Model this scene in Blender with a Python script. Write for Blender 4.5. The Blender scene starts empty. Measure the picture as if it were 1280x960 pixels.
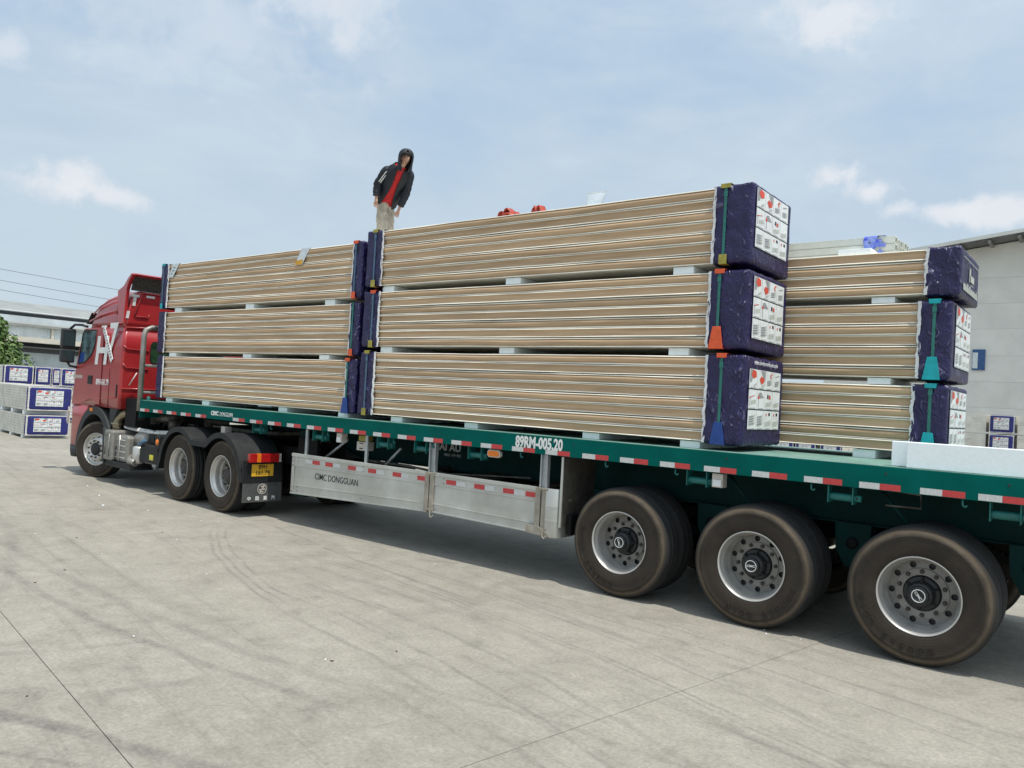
import bpy, bmesh, math, random
from mathutils import Vector, Matrix, noise
R = math.radians
C = bpy.context.scene.collection
SC = bpy.context.scene
rnd = random.Random(7)

# ---------------------------------------------------------------- camera
cam_d = bpy.data.cameras.new('camera')
cam = bpy.data.objects.new('camera', cam_d); C.objects.link(cam)
cam_d.sensor_width = 36.0; cam_d.sensor_fit = 'HORIZONTAL'
cam_d.lens = 989.68 / 1280 * 36.0
cam_d.clip_start = 0.05; cam_d.clip_end = 3000
YAW, PITCH, ROLL = 0.6667, 0.0208, 0.0565
_f = Vector((-math.sin(YAW) * math.cos(PITCH), math.cos(YAW) * math.cos(PITCH), math.sin(PITCH)))
_r = Vector((math.cos(YAW), math.sin(YAW), 0)); _u = _r.cross(_f)
_r2 = math.cos(ROLL) * _r + math.sin(ROLL) * _u
_u2 = -math.sin(ROLL) * _r + math.cos(ROLL) * _u
cam.matrix_world = Matrix(((_r2.x, _u2.x, -_f.x, 2.5554), (_r2.y, _u2.y, -_f.y, -6.6876), (_r2.z, _u2.z, -_f.z, 1.8365), (0, 0, 0, 1)))
SC.camera = cam

# ---------------------------------------------------------------- sun, sky, exposure
SUN = Vector((0.36, -0.075, 1.0)).normalized()
ELEV = math.asin(SUN.z); AZ = math.atan2(SUN.x, SUN.y)
sl = bpy.data.lights.new('sun', 'SUN'); sl.energy = 3.5; sl.angle = R(0.6); sl.color = (1.0, 0.95, 0.87)
so = bpy.data.objects.new('sun', sl); C.objects.link(so)
so.rotation_euler = (-SUN).to_track_quat('-Z', 'Y').to_euler(); so.location = (20, 3, 50)
SC.view_settings.view_transform = 'Standard'; SC.view_settings.look = 'None'
SC.view_settings.exposure = 0.18; SC.view_settings.gamma = 1.0

world = bpy.data.worlds.new('World'); SC.world = world; world.use_nodes = True
wn, wl = world.node_tree.nodes, world.node_tree.links
wn.clear()
def WN(t, **kw):
    n = wn.new(t)
    for k, v in kw.items(): setattr(n, k, v)
    return n
w_out = WN('ShaderNodeOutputWorld'); w_bg = WN('ShaderNodeBackground'); w_bg.inputs['Strength'].default_value = 0.1
sky = WN('ShaderNodeTexSky', sky_type='NISHITA', sun_disc=False, sun_elevation=ELEV, sun_rotation=AZ)
sky.air_density = 1.0; sky.dust_density = 2.0; sky.ozone_density = 1.2; sky.altitude = 10
tc = WN('ShaderNodeTexCoord')
def wmath(op, a, b=None, c=None, clamp=False):
    n = WN('ShaderNodeMath', operation=op, use_clamp=clamp)
    for i, v in enumerate((a, b, c)):
        if v is None: continue
        if isinstance(v, (int, float)): n.inputs[i].default_value = v
        else: wl.new(v, n.inputs[i])
    return n.outputs[0]
def wnoise(scale, det, rough, vec, dist=0.0):
    n = WN('ShaderNodeTexNoise'); n.inputs['Scale'].default_value = scale; n.inputs['Detail'].default_value = det
    n.inputs['Roughness'].default_value = rough; n.inputs['Distortion'].default_value = dist
    wl.new(vec, n.inputs['Vector']); return n.outputs['Fac']
def wramp(v, a, b, lo=0.0, hi=1.0):
    n = WN('ShaderNodeMapRange', interpolation_type='SMOOTHSTEP')
    n.inputs[1].default_value = a; n.inputs[2].default_value = b; n.inputs[3].default_value = lo; n.inputs[4].default_value = hi
    wl.new(v, n.inputs[0]); return n.outputs[0]
def wmix(fac, a, b):
    n = WN('ShaderNodeMix', data_type='RGBA')
    if isinstance(fac, (int, float)): n.inputs[0].default_value = fac
    else: wl.new(fac, n.inputs[0])
    for s, v in ((n.inputs[6], a), (n.inputs[7], b)):
        if isinstance(v, tuple): s.default_value = (*v, 1)
        else: wl.new(v, s)
    return n.outputs[2]
DIR = tc.outputs['Generated']
sep = WN('ShaderNodeSeparateXYZ'); wl.new(DIR, sep.inputs[0])
# layered haze and thin high cloud over the whole sky
mp = WN('ShaderNodeMapping'); mp.inputs['Scale'].default_value = (1.0, 1.0, 2.6); mp.inputs['Rotation'].default_value = (0.1, 0.25, 0.4); wl.new(DIR, mp.inputs['Vector'])
n1 = wnoise(2.1, 7, 0.56, mp.outputs[0], 0.35)
n2 = wnoise(6.5, 8, 0.6, mp.outputs[0], 0.5)
thin = wmath('ADD', wmath('MULTIPLY', n1, 0.75), wmath('MULTIPLY', n2, 0.25))
thin = wramp(thin, 0.36, 0.64, 0.4, 1.0)
hz = wramp(sep.outputs['Z'], 0.0, 0.5, 0.75, 0.0)
HAZE = (5.15, 6.1, 6.75)
THIN = (5.3, 6.25, 7.15)
BLUE = (3.0, 4.8, 7.1)
skycol = wmix(0.75, sky.outputs[0], BLUE)
skycol = wmix(thin, skycol, THIN)
skycol = wmix(hz, skycol, HAZE)
# small cumulus puffs: (direction, angular radius x, z, strength)
def puff(col, d, rx, rz, strength, colr=(7.1, 7.35, 7.8)):
    d = Vector(d).normalized()
    t = Vector((0, 0, 1)).cross(d).normalized(); b = d.cross(t)
    def dot(v):
        n = WN('ShaderNodeVectorMath', operation='DOT_PRODUCT'); wl.new(DIR, n.inputs[0]); n.inputs[1].default_value = v; return n.outputs['Value']
    u = wmath('DIVIDE', dot(t), rx); v = wmath('DIVIDE', dot(b), rz)
    front = wmath('GREATER_THAN', dot(d), 0.0)
    rr = wmath('SQRT', wmath('ADD', wmath('MULTIPLY', u, u), wmath('MULTIPLY', v, v)))
    nn = wnoise(32.0, 7, 0.58, DIR, 0.3)
    nb = wnoise(9.0, 4, 0.5, DIR, 0.3)
    f = wmath('ADD', wmath('SUBTRACT', 1.0, rr), wmath('ADD', wmath('MULTIPLY', wmath('SUBTRACT', nn, 0.5), 1.8), wmath('MULTIPLY', wmath('SUBTRACT', nb, 0.5), 2.0)))
    f = wmath('MULTIPLY', wmath('MULTIPLY', wramp(f, 0.0, 0.9), strength), front)
    return wmix(f, col, colr)
PUFFS = []
def pixdir(x, y):   # direction of a cloud in the sky
    return _f + _r2 * ((x - 640) / 989.68) + _u2 * ((480 - y) / 989.68)
for (x, y, rx, rz, s) in [(80, 222, .06, .03, .9), (140, 246, .05, .016, .8), (1050, 25, .07, .05, .8), (1045, 222, .05, .02, .95), (1085, 238, .05, .022, .95), (1125, 262, .045, .017, .85), (1180, 266, .035, .015, .85), (1250, 266, .055, .02, .9), (420, 10, .1, .05, .5), (5, 60, .03, .03, .5), (250, 30, .22, .08, .3)]:
    skycol = puff(skycol, pixdir(x, y), rx, rz, s)
# bright haze around the sun, added out of view to lift shaded faces
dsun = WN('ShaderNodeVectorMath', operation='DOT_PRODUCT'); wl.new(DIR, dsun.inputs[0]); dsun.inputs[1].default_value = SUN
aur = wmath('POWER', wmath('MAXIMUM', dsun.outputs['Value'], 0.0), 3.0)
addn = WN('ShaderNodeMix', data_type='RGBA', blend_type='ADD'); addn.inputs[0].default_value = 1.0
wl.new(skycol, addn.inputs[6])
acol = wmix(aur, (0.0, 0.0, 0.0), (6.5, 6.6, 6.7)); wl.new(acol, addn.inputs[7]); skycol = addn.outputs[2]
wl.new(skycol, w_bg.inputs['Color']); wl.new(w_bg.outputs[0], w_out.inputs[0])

# ---------------------------------------------------------------- materials
def mat(name, color, rough=0.6, metal=0.0, var=0.08, vscale=6.0, bump=0.0, bscale=40.0, color2=None, coat=0.0, spec=0.5, stretch=(1, 1, 1), dirt=0.0, dirtcol=(.2, .17, .13), dscale=3.0, emit=0.0, alpha=1.0, trans=0.0):
    m = bpy.data.materials.new(name); m.use_nodes = True
    nt = m.node_tree; n, l = nt.nodes, nt.links
    b = n['Principled BSDF']
    b.inputs['Roughness'].default_value = rough; b.inputs['Metallic'].default_value = metal
    b.inputs['Coat Weight'].default_value = coat; b.inputs['Coat Roughness'].default_value = 0.08
    b.inputs['Specular IOR Level'].default_value = spec
    b.inputs['Transmission Weight'].default_value = trans
    t = n.new('ShaderNodeTexCoord'); oi = n.new('ShaderNodeObjectInfo')
    sc_ = n.new('ShaderNodeVectorMath'); sc_.operation = 'MULTIPLY_ADD'
    l.new(t.outputs['Object'], sc_.inputs[0]); sc_.inputs[1].default_value = stretch
    cmb = n.new('ShaderNodeMath'); cmb.operation = 'MULTIPLY'; cmb.inputs[1].default_value = 37.0; l.new(oi.outputs['Random'], cmb.inputs[0])
    l.new(cmb.outputs[0], sc_.inputs[2])
    V = sc_.outputs[0]
    no = n.new('ShaderNodeTexNoise'); no.inputs['Scale'].default_value = vscale; no.inputs['Detail'].default_value = 6; no.inputs['Roughness'].default_value = 0.6
    l.new(V, no.inputs['Vector'])
    mx = n.new('ShaderNodeMix'); mx.data_type = 'RGBA'
    c2 = color2 if color2 else tuple(max(0, c * (1 - 4 * var)) for c in color)
    c1 = color if color2 else tuple(min(1, c * (1 + 2.0 * var)) for c in color)
    mx.inputs[6].default_value = (*c2, 1); mx.inputs[7].default_value = (*c1, 1)
    mr = n.new('ShaderNodeMapRange'); mr.inputs[1].default_value = 0.3; mr.inputs[2].default_value = 0.7
    l.new(no.outputs['Fac'], mr.inputs[0]); l.new(mr.outputs[0], mx.inputs[0])
    col = mx.outputs[2]
    if dirt > 0:
        nd = n.new('ShaderNodeTexNoise'); nd.inputs['Scale'].default_value = dscale; nd.inputs['Detail'].default_value = 8; nd.inputs['Roughness'].default_value = 0.7
        l.new(V, nd.inputs['Vector'])
        md = n.new('ShaderNodeMapRange'); md.inputs[1].default_value = 0.42; md.inputs[2].default_value = 0.72; md.inputs[4].default_value = dirt
        l.new(nd.outputs['Fac'], md.inputs[0])
        m2 = n.new('ShaderNodeMix'); m2.data_type = 'RGBA'; l.new(md.outputs[0], m2.inputs[0]); l.new(col, m2.inputs[6]); m2.inputs[7].default_value = (*dirtcol, 1)
        col = m2.outputs[2]
    l.new(col, b.inputs['Base Color'])
    rr = n.new('ShaderNodeMapRange'); rr.inputs[3].default_value = max(0.02, rough - 0.08); rr.inputs[4].default_value = min(1, rough + 0.12)
    l.new(no.outputs['Fac'], rr.inputs[0]); l.new(rr.outputs[0], b.inputs['Roughness'])
    if bump > 0:
        nb = n.new('ShaderNodeTexNoise'); nb.inputs['Scale'].default_value = bscale; nb.inputs['Detail'].default_value = 4
        l.new(V, nb.inputs['Vector'])
        bp = n.new('ShaderNodeBump'); bp.inputs['Strength'].default_value = bump; bp.inputs['Distance'].default_value = 0.01
        l.new(nb.outputs['Fac'], bp.inputs['Height']); l.new(bp.outputs[0], b.inputs['Normal'])
    if alpha < 1: b.inputs['Alpha'].default_value = alpha
    if emit > 0:
        l.new(col, b.inputs['Emission Color']); b.inputs['Emission Strength'].default_value = emit
    return m
def M_(name): return MATS[name]
MATS = {}
def dm(key, *a, **k): MATS[key] = mat(key, *a, **k)
dm('green_paint', (.0, .105, .088), .55, var=.06, vscale=3, dirt=.3, dirtcol=(.004, .075, .065), dscale=2.2, spec=.06)
dm('dark_green', (.002, .036, .033), .6, var=.08, vscale=4, dirt=.3, dirtcol=(.012, .018, .016), dscale=5, spec=.15)
dm('winch_green', (.006, .14, .125), .5, var=.08, vscale=9, dirt=.3, dirtcol=(.05, .07, .06), dscale=12)
dm('deck_worn', (.17, .29, .245), .65, var=.08, vscale=5, dirt=.6, dirtcol=(.06, .19, .16), dscale=7, bump=.3, bscale=120)
dm('aluminium', (.56, .57, .54), .38, metal=.55, var=.05, vscale=2.5, dirt=.35, dirtcol=(.36, .34, .28), dscale=2.0)
dm('aluminium_dirty', (.42, .39, .33), .5, metal=.4, var=.1, vscale=4, dirt=.6, dirtcol=(.22, .17, .11), dscale=5)
dm('steel_post', (.42, .45, .46), .4, metal=.5, var=.06, vscale=5, dirt=.2)
dm('dusty_plate', (.085, .075, .062), .8, var=.18, vscale=5, dirt=.4, dirtcol=(.15, .125, .09), dscale=3)
dm('refl_white', (.62, .63, .61), .4, var=.05, vscale=60, dirt=.25, dirtcol=(.4, .38, .34), dscale=20)
dm('refl_red', (.55, .05, .05), .4, var=.05, vscale=60)
dm('white_paint', (.78, .79, .77), .5, var=.04, vscale=20, dirt=.2, dirtcol=(.5, .5, .46), dscale=30)
dm('black_paint', (.015, .015, .017), .5, var=.05)
dm('rim_silver', (.62, .61, .58), .34, metal=.6, var=.05, vscale=6, dirt=.3, dirtcol=(.30, .28, .25), dscale=6)
dm('rim_disc', (.25, .243, .228), .45, metal=.4, var=.07, vscale=8, dirt=.4, dirtcol=(.17, .15, .125), dscale=7)  # darker than the silver: shade inside the dish put into the colour
dm('rim_dark', (.16, .155, .145), .6, metal=.2, var=.1, vscale=9)
dm('hub_black', (.012, .013, .015), .45, var=.1, vscale=12)
dm('nut_dark', (.07, .065, .06), .55, metal=.4, var=.1, vscale=30)
dm('rubber', (.022, .022, .023), .8, var=.1, vscale=14, bump=.15, bscale=90)
dm('black_plastic', (.016, .018, .02), .55, var=.08, vscale=6, dirt=.3, dirtcol=(.04, .038, .034), dscale=6, spec=.3)
dm('grey_plastic', (.036, .039, .042), .6, var=.07, vscale=5, dirt=.25, dirtcol=(.07, .066, .058), dscale=4, spec=.3)
dm('flap_grey', (.075, .08, .082), .5, var=.1, vscale=5, dirt=.4, dirtcol=(.15, .145, .13), dscale=6)
dm('chassis', (.01, .01, .011), .7, var=.12, vscale=8, dirt=.4, dirtcol=(.03, .026, .022), dscale=6, spec=.2)
dm('greasy_metal', (.16, .15, .13), .5, metal=.5, var=.15, vscale=10, dirt=.4, dirtcol=(.05, .04, .03), dscale=9)
dm('muffler', (.30, .295, .27), .48, metal=.5, var=.07, vscale=6, dirt=.35, dirtcol=(.20, .17, .13), dscale=5)
dm('brass_pipe', (.34, .29, .2), .38, metal=.75, var=.1, vscale=12)
dm('cab_red', (.36, .017, .02), .32, var=.03, vscale=1.5, coat=.5, dirt=.2, dirtcol=(.27, .055, .05), dscale=1.1)
dm('cab_dust', (.24, .075, .06), .6, var=.08, vscale=3)
dm('mesh_brown', (.055, .045, .036), .85, var=.2, vscale=30, bump=.6, bscale=80)
dm('glass_dark', (.02, .032, .035), .06, var=.02, spec=.8)
dm('glass_cab', (.10, .16, .17), .07, var=.3, vscale=4, spec=.8)
dm('glass_green', (.03, .075, .035), .12, var=.3, vscale=9, spec=.7)
dm('mirror_black', (.018, .019, .02), .35, var=.05)
dm('amber', (.75, .19, .01), .3, var=.05, vscale=30)
dm('lamp_red', (.42, .012, .012), .25, var=.08, vscale=30, coat=.5)
dm('lamp_clear', (.55, .5, .45), .3, var=.05)
dm('plate_yellow', (.72, .42, .03), .5, var=.03, vscale=20)
dm('yellow_tag', (.75, .68, .06), .5)
dm('foam', (.86, .92, .93), .85, var=.015, vscale=30, bump=.12, bscale=160, dirt=.06, dirtcol=(.6, .62, .62), dscale=4)
dm('skin_steel', (.84, .80, .69), .45, metal=.0, var=.08, vscale=5, stretch=(.25, 1, 1))
dm('wrap_edge', (.72, .72, .72), .6, var=.05)
dm('strap_green', (.02, .16, .13), .45, var=.06, vscale=30)
dm('strap_blue', (.07, .14, .22), .45, var=.06, vscale=30)
dm('prot_yellow', (.36, .31, .05), .5, var=.08, vscale=20)
dm('prot_orange', (.72, .1, .025), .5, var=.06, vscale=20)
dm('prot_blue', (.01, .055, .26), .45, var=.08, vscale=20)
dm('prot_teal', (.0, .36, .40), .45, var=.06, vscale=20)
dm('print_white', (.72, .74, .74), .45, var=.03, vscale=12)
dm('print_red', (.62, .07, .04), .5, var=.05)
dm('print_grey', (.30, .31, .32), .5, var=.1, vscale=40)
dm('print_lgrey', (.5, .52, .47), .5, var=.08, vscale=40)
dm('print_dark', (.03, .03, .05), .5)
dm('tape_label', (.62, .68, .70), .4, var=.05, vscale=15)
dm('label_yellow', (.72, .38, .02), .45)
dm('tarp_red', (.42, .05, .025), .55, var=.15, vscale=18, bump=.3, bscale=30)
dm('film_clear', (.80, .86, .90), .2, var=.05, alpha=.25)
dm('profile_white', (.60, .63, .58), .5, var=.05, vscale=2.5)
dm('film_blue', (.012, .03, .50), .3, var=.2, vscale=14, color2=(.35, .45, .75), bump=.6, bscale=25)
dm('skin', (.56, .34, .24), .55, var=.05, vscale=20, spec=.4)
dm('lips', (.26, .10, .08), .5)
dm('jacket', (.010, .014, .022), .6, var=.15, vscale=14, bump=.4, bscale=22, spec=.45)
dm('shirt', (.52, .014, .018), .75, var=.1, vscale=25, bump=.3, bscale=30)
dm('trousers', (.47, .42, .33), .75, var=.1, vscale=14, bump=.7, bscale=16)
dm('shoe', (.05, .04, .035), .6)
dm('hair', (.01, .009, .009), .6)
dm('wall_grey', (.70, .70, .65), .6, var=.03, vscale=.7, dirt=.1, dirtcol=(.42, .43, .41), dscale=.5)
dm('roof_light', (.60, .61, .58), .5, metal=.1, var=.03, vscale=.6)
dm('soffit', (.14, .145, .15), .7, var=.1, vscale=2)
dm('purlin', (.22, .22, .21), .6)
dm('sign_blue', (.035, .10, .26), .5)
dm('lw_roof', (.27, .28, .265), .5, metal=.1, var=.05, vscale=.6)
dm('lw_wall', (.52, .58, .60), .6, var=.05, vscale=1.0)
dm('lw_beige', (.58, .55, .47), .6, var=.04, vscale=1)
dm('lw_shade', (.09, .10, .11), .7)  # dark colour stands for shade below the eave and canopy
dm('panel_white', (.66, .645, .58), .55, var=.06, vscale=3)
dm('panel_gap', (.44, .43, .39), .7)
dm('bark', (.09, .07, .05), .9, var=.2, vscale=8, bump=.6, bscale=20)
dm('wire', (.22, .24, .26), .6)
dm('joint_fill', (.20, .19, .172), .9, var=.2)

# tyre sidewall rubber: dusty ring near the shoulder
def tyre_mat():
    m = bpy.data.materials.new('tyre_sidewall'); m.use_nodes = True
    nt = m.node_tree; n, l = nt.nodes, nt.links; b = n['Principled BSDF']; b.inputs['Roughness'].default_value = .82; b.inputs['Specular IOR Level'].default_value = .3
    t = n.new('ShaderNodeTexCoord'); s = n.new('ShaderNodeSeparateXYZ'); l.new(t.outputs['Object'], s.inputs[0])
    c = n.new('ShaderNodeCombineXYZ'); l.new(s.outputs[0], c.inputs[0]); l.new(s.outputs[2], c.inputs[2])
    ln = n.new('ShaderNodeVectorMath'); ln.operation = 'LENGTH'; l.new(c.outputs[0], ln.inputs[0])
    no = n.new('ShaderNodeTexNoise'); no.inputs['Scale'].default_value = 5; no.inputs['Detail'].default_value = 7; no.inputs['Roughness'].default_value = .65
    oi = n.new('ShaderNodeObjectInfo'); ad = n.new('ShaderNodeVectorMath'); ad.operation = 'ADD'
    l.new(t.outputs['Object'], ad.inputs[0]); l.new(oi.outputs['Random'], ad.inputs[1]); l.new(ad.outputs[0], no.inputs['Vector'])
    wob = n.new('ShaderNodeMath'); wob.operation = 'MULTIPLY_ADD'; l.new(no.outputs['Fac'], wob.inputs[0]); wob.inputs[1].default_value = .03; l.new(ln.outputs['Value'], wob.inputs[2])
    cr = n.new('ShaderNodeValToRGB'); e = cr.color_ramp; l.new(wob.outputs[0], cr.inputs[0])
    e.elements[0].position = .30; e.elements[0].color = (.028, .022, .018, 1)
    e.elements[1].position = .56; e.elements[1].color = (.018, .018, .019, 1)
    for p, col in ((.36, (.042, .033, .025)), (.43, (.036, .029, .023)), (.475, (.046, .037, .028)), (.497, (.12, .094, .066)), (.513, (.062, .05, .038)), (.53, (.025, .025, .025))):
        q = e.elements.new(p); q.color = (*col, 1)
    mx = n.new('ShaderNodeMix'); mx.data_type = 'RGBA'; mx.blend_type = 'MULTIPLY'; mx.inputs[0].default_value = .7
    l.new(cr.outputs[0], mx.inputs[6]); r2 = n.new('ShaderNodeMapRange'); r2.inputs[1].default_value = .3; r2.inputs[2].default_value = .7; r2.inputs[3].default_value = .6; r2.inputs[4].default_value = 1.3
    l.new(no.outputs['Fac'], r2.inputs[0]); l.new(r2.outputs[0], mx.inputs[7]); l.new(mx.outputs[2], b.inputs['Base Color'])
    nf = n.new('ShaderNodeTexNoise'); nf.inputs['Scale'].default_value = 70; l.new(t.outputs['Object'], nf.inputs['Vector'])
    wv = n.new('ShaderNodeMath'); wv.operation = 'SINE'; ml = n.new('ShaderNodeMath'); ml.operation = 'MULTIPLY'; ml.inputs[1].default_value = 300
    l.new(ln.outputs['Value'], ml.inputs[0]); l.new(ml.outputs[0], wv.inputs[0])
    sm = n.new('ShaderNodeMath'); sm.operation = 'MULTIPLY_ADD'; l.new(wv.outputs[0], sm.inputs[0]); sm.inputs[1].default_value = .15; l.new(nf.outputs['Fac'], sm.inputs[2])
    bp = n.new('ShaderNodeBump'); bp.inputs['Strength'].default_value = .25; bp.inputs['Distance'].default_value = .006; l.new(sm.outputs[0], bp.inputs['Height']); l.new(bp.outputs[0], b.inputs['Normal'])
    return m
MATS['tyre_sidewall'] = tyre_mat()

# kraft / foam edge of the sandwich panels: long streaks along the panel
def kraft_mat():
    m = bpy.data.materials.new('kraft_edge'); m.use_nodes = True
    nt = m.node_tree; n, l = nt.nodes, nt.links; b = n['Principled BSDF']; b.inputs['Roughness'].default_value = .6; b.inputs['Specular IOR Level'].default_value = .35
    t = n.new('ShaderNodeTexCoord'); oi = n.new('ShaderNodeObjectInfo')
    ma = n.new('ShaderNodeVectorMath'); ma.operation = 'MULTIPLY_ADD'; ma.inputs[1].default_value = (.5, 1, 9)
    mu = n.new('ShaderNodeMath'); mu.operation = 'MULTIPLY'; mu.inputs[1].default_value = 53; l.new(oi.outputs['Random'], mu.inputs[0])
    l.new(t.outputs['Object'], ma.inputs[0]); l.new(mu.outputs[0], ma.inputs[2])
    no = n.new('ShaderNodeTexNoise'); no.inputs['Scale'].default_value = 3.5; no.inputs['Detail'].default_value = 6; no.inputs['Roughness'].default_value = .55; l.new(ma.outputs[0], no.inputs['Vector'])
    cr = n.new('ShaderNodeValToRGB'); l.new(no.outputs['Fac'], cr.inputs[0]); e = cr.color_ramp
    e.elements[0].position = .3; e.elements[0].color = (.44, .30, .18, 1); e.elements[1].position = .72; e.elements[1].color = (.63, .45, .28, 1)
    hs = n.new('ShaderNodeHueSaturation'); l.new(cr.outputs[0], hs.inputs['Color'])
    v = n.new('ShaderNodeMapRange'); v.inputs[3].default_value = .86; v.inputs[4].default_value = 1.1; l.new(oi.outputs['Random'], v.inputs[0]); l.new(v.outputs[0], hs.inputs['Value'])
    l.new(hs.outputs[0], b.inputs['Base Color'])
    bp = n.new('ShaderNodeBump'); bp.inputs['Strength'].default_value = .25; bp.inputs['Distance'].default_value = .01; l.new(no.outputs['Fac'], bp.inputs['Height']); l.new(bp.outputs[0], b.inputs['Normal'])
    return m
MATS['kraft'] = kraft_mat()

# wrinkled navy film
def film_mat(name, col, crease=1.0, rough=.3):
    m = bpy.data.materials.new(name); m.use_nodes = True
    nt = m.node_tree; n, l = nt.nodes, nt.links; b = n['Principled BSDF']; b.inputs['Roughness'].default_value = rough; b.inputs['Specular IOR Level'].default_value = .5
    t = n.new('ShaderNodeTexCoord'); oi = n.new('ShaderNodeObjectInfo')
    ad = n.new('ShaderNodeVectorMath'); ad.operation = 'MULTIPLY_ADD'; ad.inputs[1].default_value = (1.5, 1.5, .8)
    mu = n.new('ShaderNodeMath'); mu.operation = 'MULTIPLY'; mu.inputs[1].default_value = 23; l.new(oi.outputs['Random'], mu.inputs[0])
    l.new(t.outputs['Object'], ad.inputs[0]); l.new(mu.outputs[0], ad.inputs[2])
    V = ad.outputs[0]
    wn_ = n.new('ShaderNodeTexNoise'); wn_.inputs['Scale'].default_value = 4; wn_.inputs['Detail'].default_value = 3; l.new(V, wn_.inputs['Vector'])
    ds = n.new('ShaderNodeVectorMath'); ds.operation = 'MULTIPLY_ADD'; ds.inputs[1].default_value = (1.3, 1.3, 1.3); l.new(wn_.outputs['Color'], ds.inputs[0]); l.new(V, ds.inputs[2])
    a = n.new('ShaderNodeTexNoise'); a.noise_type = 'RIDGED_MULTIFRACTAL'; a.inputs['Scale'].default_value = 5; a.inputs['Detail'].default_value = 7; a.inputs['Roughness'].default_value = .5; l.new(ds.outputs[0], a.inputs['Vector'])
    c2 = n.new('ShaderNodeTexVoronoi'); c2.feature = 'DISTANCE_TO_EDGE'; c2.inputs['Scale'].default_value = 9; l.new(ds.outputs[0], c2.inputs['Vector'])
    h = n.new('ShaderNodeMath'); h.operation = 'MULTIPLY_ADD'; l.new(c2.outputs['Distance'], h.inputs[0]); h.inputs[1].default_value = -.25; am = n.new('ShaderNodeMath'); am.operation = 'MULTIPLY'; am.inputs[1].default_value = 1.1; l.new(a.outputs['Fac'], am.inputs[0]); l.new(am.outputs[0], h.inputs[2])
    bp = n.new('ShaderNodeBump'); bp.inputs['Strength'].default_value = .6 * crease; bp.inputs['Distance'].default_value = .05; l.new(h.outputs[0], bp.inputs['Height']); l.new(bp.outputs[0], b.inputs['Normal'])
    # pale crease streaks: sheen on the folds put into the colour
    cr = n.new('ShaderNodeTexNoise'); cr.noise_type = 'RIDGED_MULTIFRACTAL'; cr.inputs['Scale'].default_value = 5; cr.inputs['Detail'].default_value = 8; cr.inputs['Roughness'].default_value = .6; l.new(ds.outputs[0], cr.inputs['Vector'])
    mr = n.new('ShaderNodeMapRange'); mr.inputs[1].default_value = .20; mr.inputs[2].default_value = .42; mr.inputs[4].default_value = .5 * crease; l.new(cr.outputs['Fac'], mr.inputs[0])
    no = n.new('ShaderNodeTexNoise'); no.inputs['Scale'].default_value = 6; no.inputs['Detail'].default_value = 4; l.new(V, no.inputs['Vector'])
    mx0 = n.new('ShaderNodeMix'); mx0.data_type = 'RGBA'; l.new(no.outputs['Fac'], mx0.inputs[0]); mx0.inputs[6].default_value = (*[c * .7 for c in col], 1); mx0.inputs[7].default_value = (*[c * 1.35 for c in col], 1)
    mx = n.new('ShaderNodeMix'); mx.data_type = 'RGBA'; l.new(mr.outputs[0], mx.inputs[0]); l.new(mx0.outputs[2], mx.inputs[6]); mx.inputs[7].default_value = (.20, .19, .32, 1)
    l.new(mx.outputs[2], b.inputs['Base Color'])
    return m
MATS['film_navy'] = film_mat('film_navy', (.013, .009, .06), 1.0, .37)
MATS['film_navy_yard'] = film_mat('film_navy_yard', (.014, .018, .14), .4, .4)

# ---- concrete with tyre marks
MARKS = [  # three points on each curved tyre mark, half width, darkness
    ((-5.84, -3.69), (-3.01, -3.82), (-1.16, -3.62), .05, .32), ((-6.91, -3.27), (-4.43, -3.45), (-1.51, -3.37), .06, .26),
    ((-3.19, -4.60), (-3.01, -4.19), (-2.88, -3.82), .05, .24), ((-2.10, -4.42), (-2.02, -4.14), (-1.91, -3.80), .06, .2),
    ((-2.22, -4.94), (-1.45, -4.70), (-0.90, -4.52), .06, .6), ((-1.7, -5.11), (-1.48, -4.99), (-1.24, -4.87), .025, .4),
    ((-6.29, -1.25), (-4.79, -2.02), (-3.26, -2.52), .022, .28), ((-6.26, -1.17), (-4.85, -1.91), (-3.33, -2.40), .02, .28), ((-6.22, -1.09), (-4.83, -1.80), (-3.37, -2.29), .02, .28),
    ((-3.32, -1.92), (-.80, -2.24), (.79, -2.78), .03, .22), ((-3.57, -1.43), (-.72, -1.77), (1.21, -2.30), .06, .16), ((-3.89, -.59), (-.75, -1.04), (1.5, -1.86), .05, .2),
    ((-3.8, -.70), (-.72, -1.15), (1.5, -1.96), .02, .22), ((-2.37, -1.20), (-.46, -1.03), (1.16, -1.22), .08, .12), ((-6.17, -.32), (-4.54, -.74), (-2.47, -1.09), .03, .3),
    ((-.93, -3.05), (.03, -2.85), (.77, -2.84), .03, .2), ((-9, -2.0), (-6, -2.9), (-3, -3.2), .1, .12),
    ((-3.3, -2.3), (-.5, -2.75), (.9, -3.25), .022, .26), ((-2.6, -2.7), (-.2, -3.2), (.9, -3.6), .03, .22), ((-4.2, -1.1), (-1, -1.5), (1.6, -2.25), .018, .3), ((-4.2, -1.17), (-1, -1.57), (1.6, -2.32), .015, .26), ((-1.6, -.7), (0, -.85), (1.9, -1.35), .02, .26), ((-2, -.4), (.2, -.62), (2, -1.0), .03, .2), ((-12, -2.4), (-8, -2.9), (-4.5, -4.2), .07, .2)]
def circle3(a, b, c):
    ax, ay = a; bx, by = b; cx, cy = c
    d = 2 * (ax * (by - cy) + bx * (cy - ay) + cx * (ay - by))
    ux = ((ax * ax + ay * ay) * (by - cy) + (bx * bx + by * by) * (cy - ay) + (cx * cx + cy * cy) * (ay - by)) / d
    uy = ((ax * ax + ay * ay) * (cx - bx) + (bx * bx + by * by) * (ax - cx) + (cx * cx + cy * cy) * (bx - ax)) / d
    return ux, uy, math.hypot(ax - ux, ay - uy)
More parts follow.
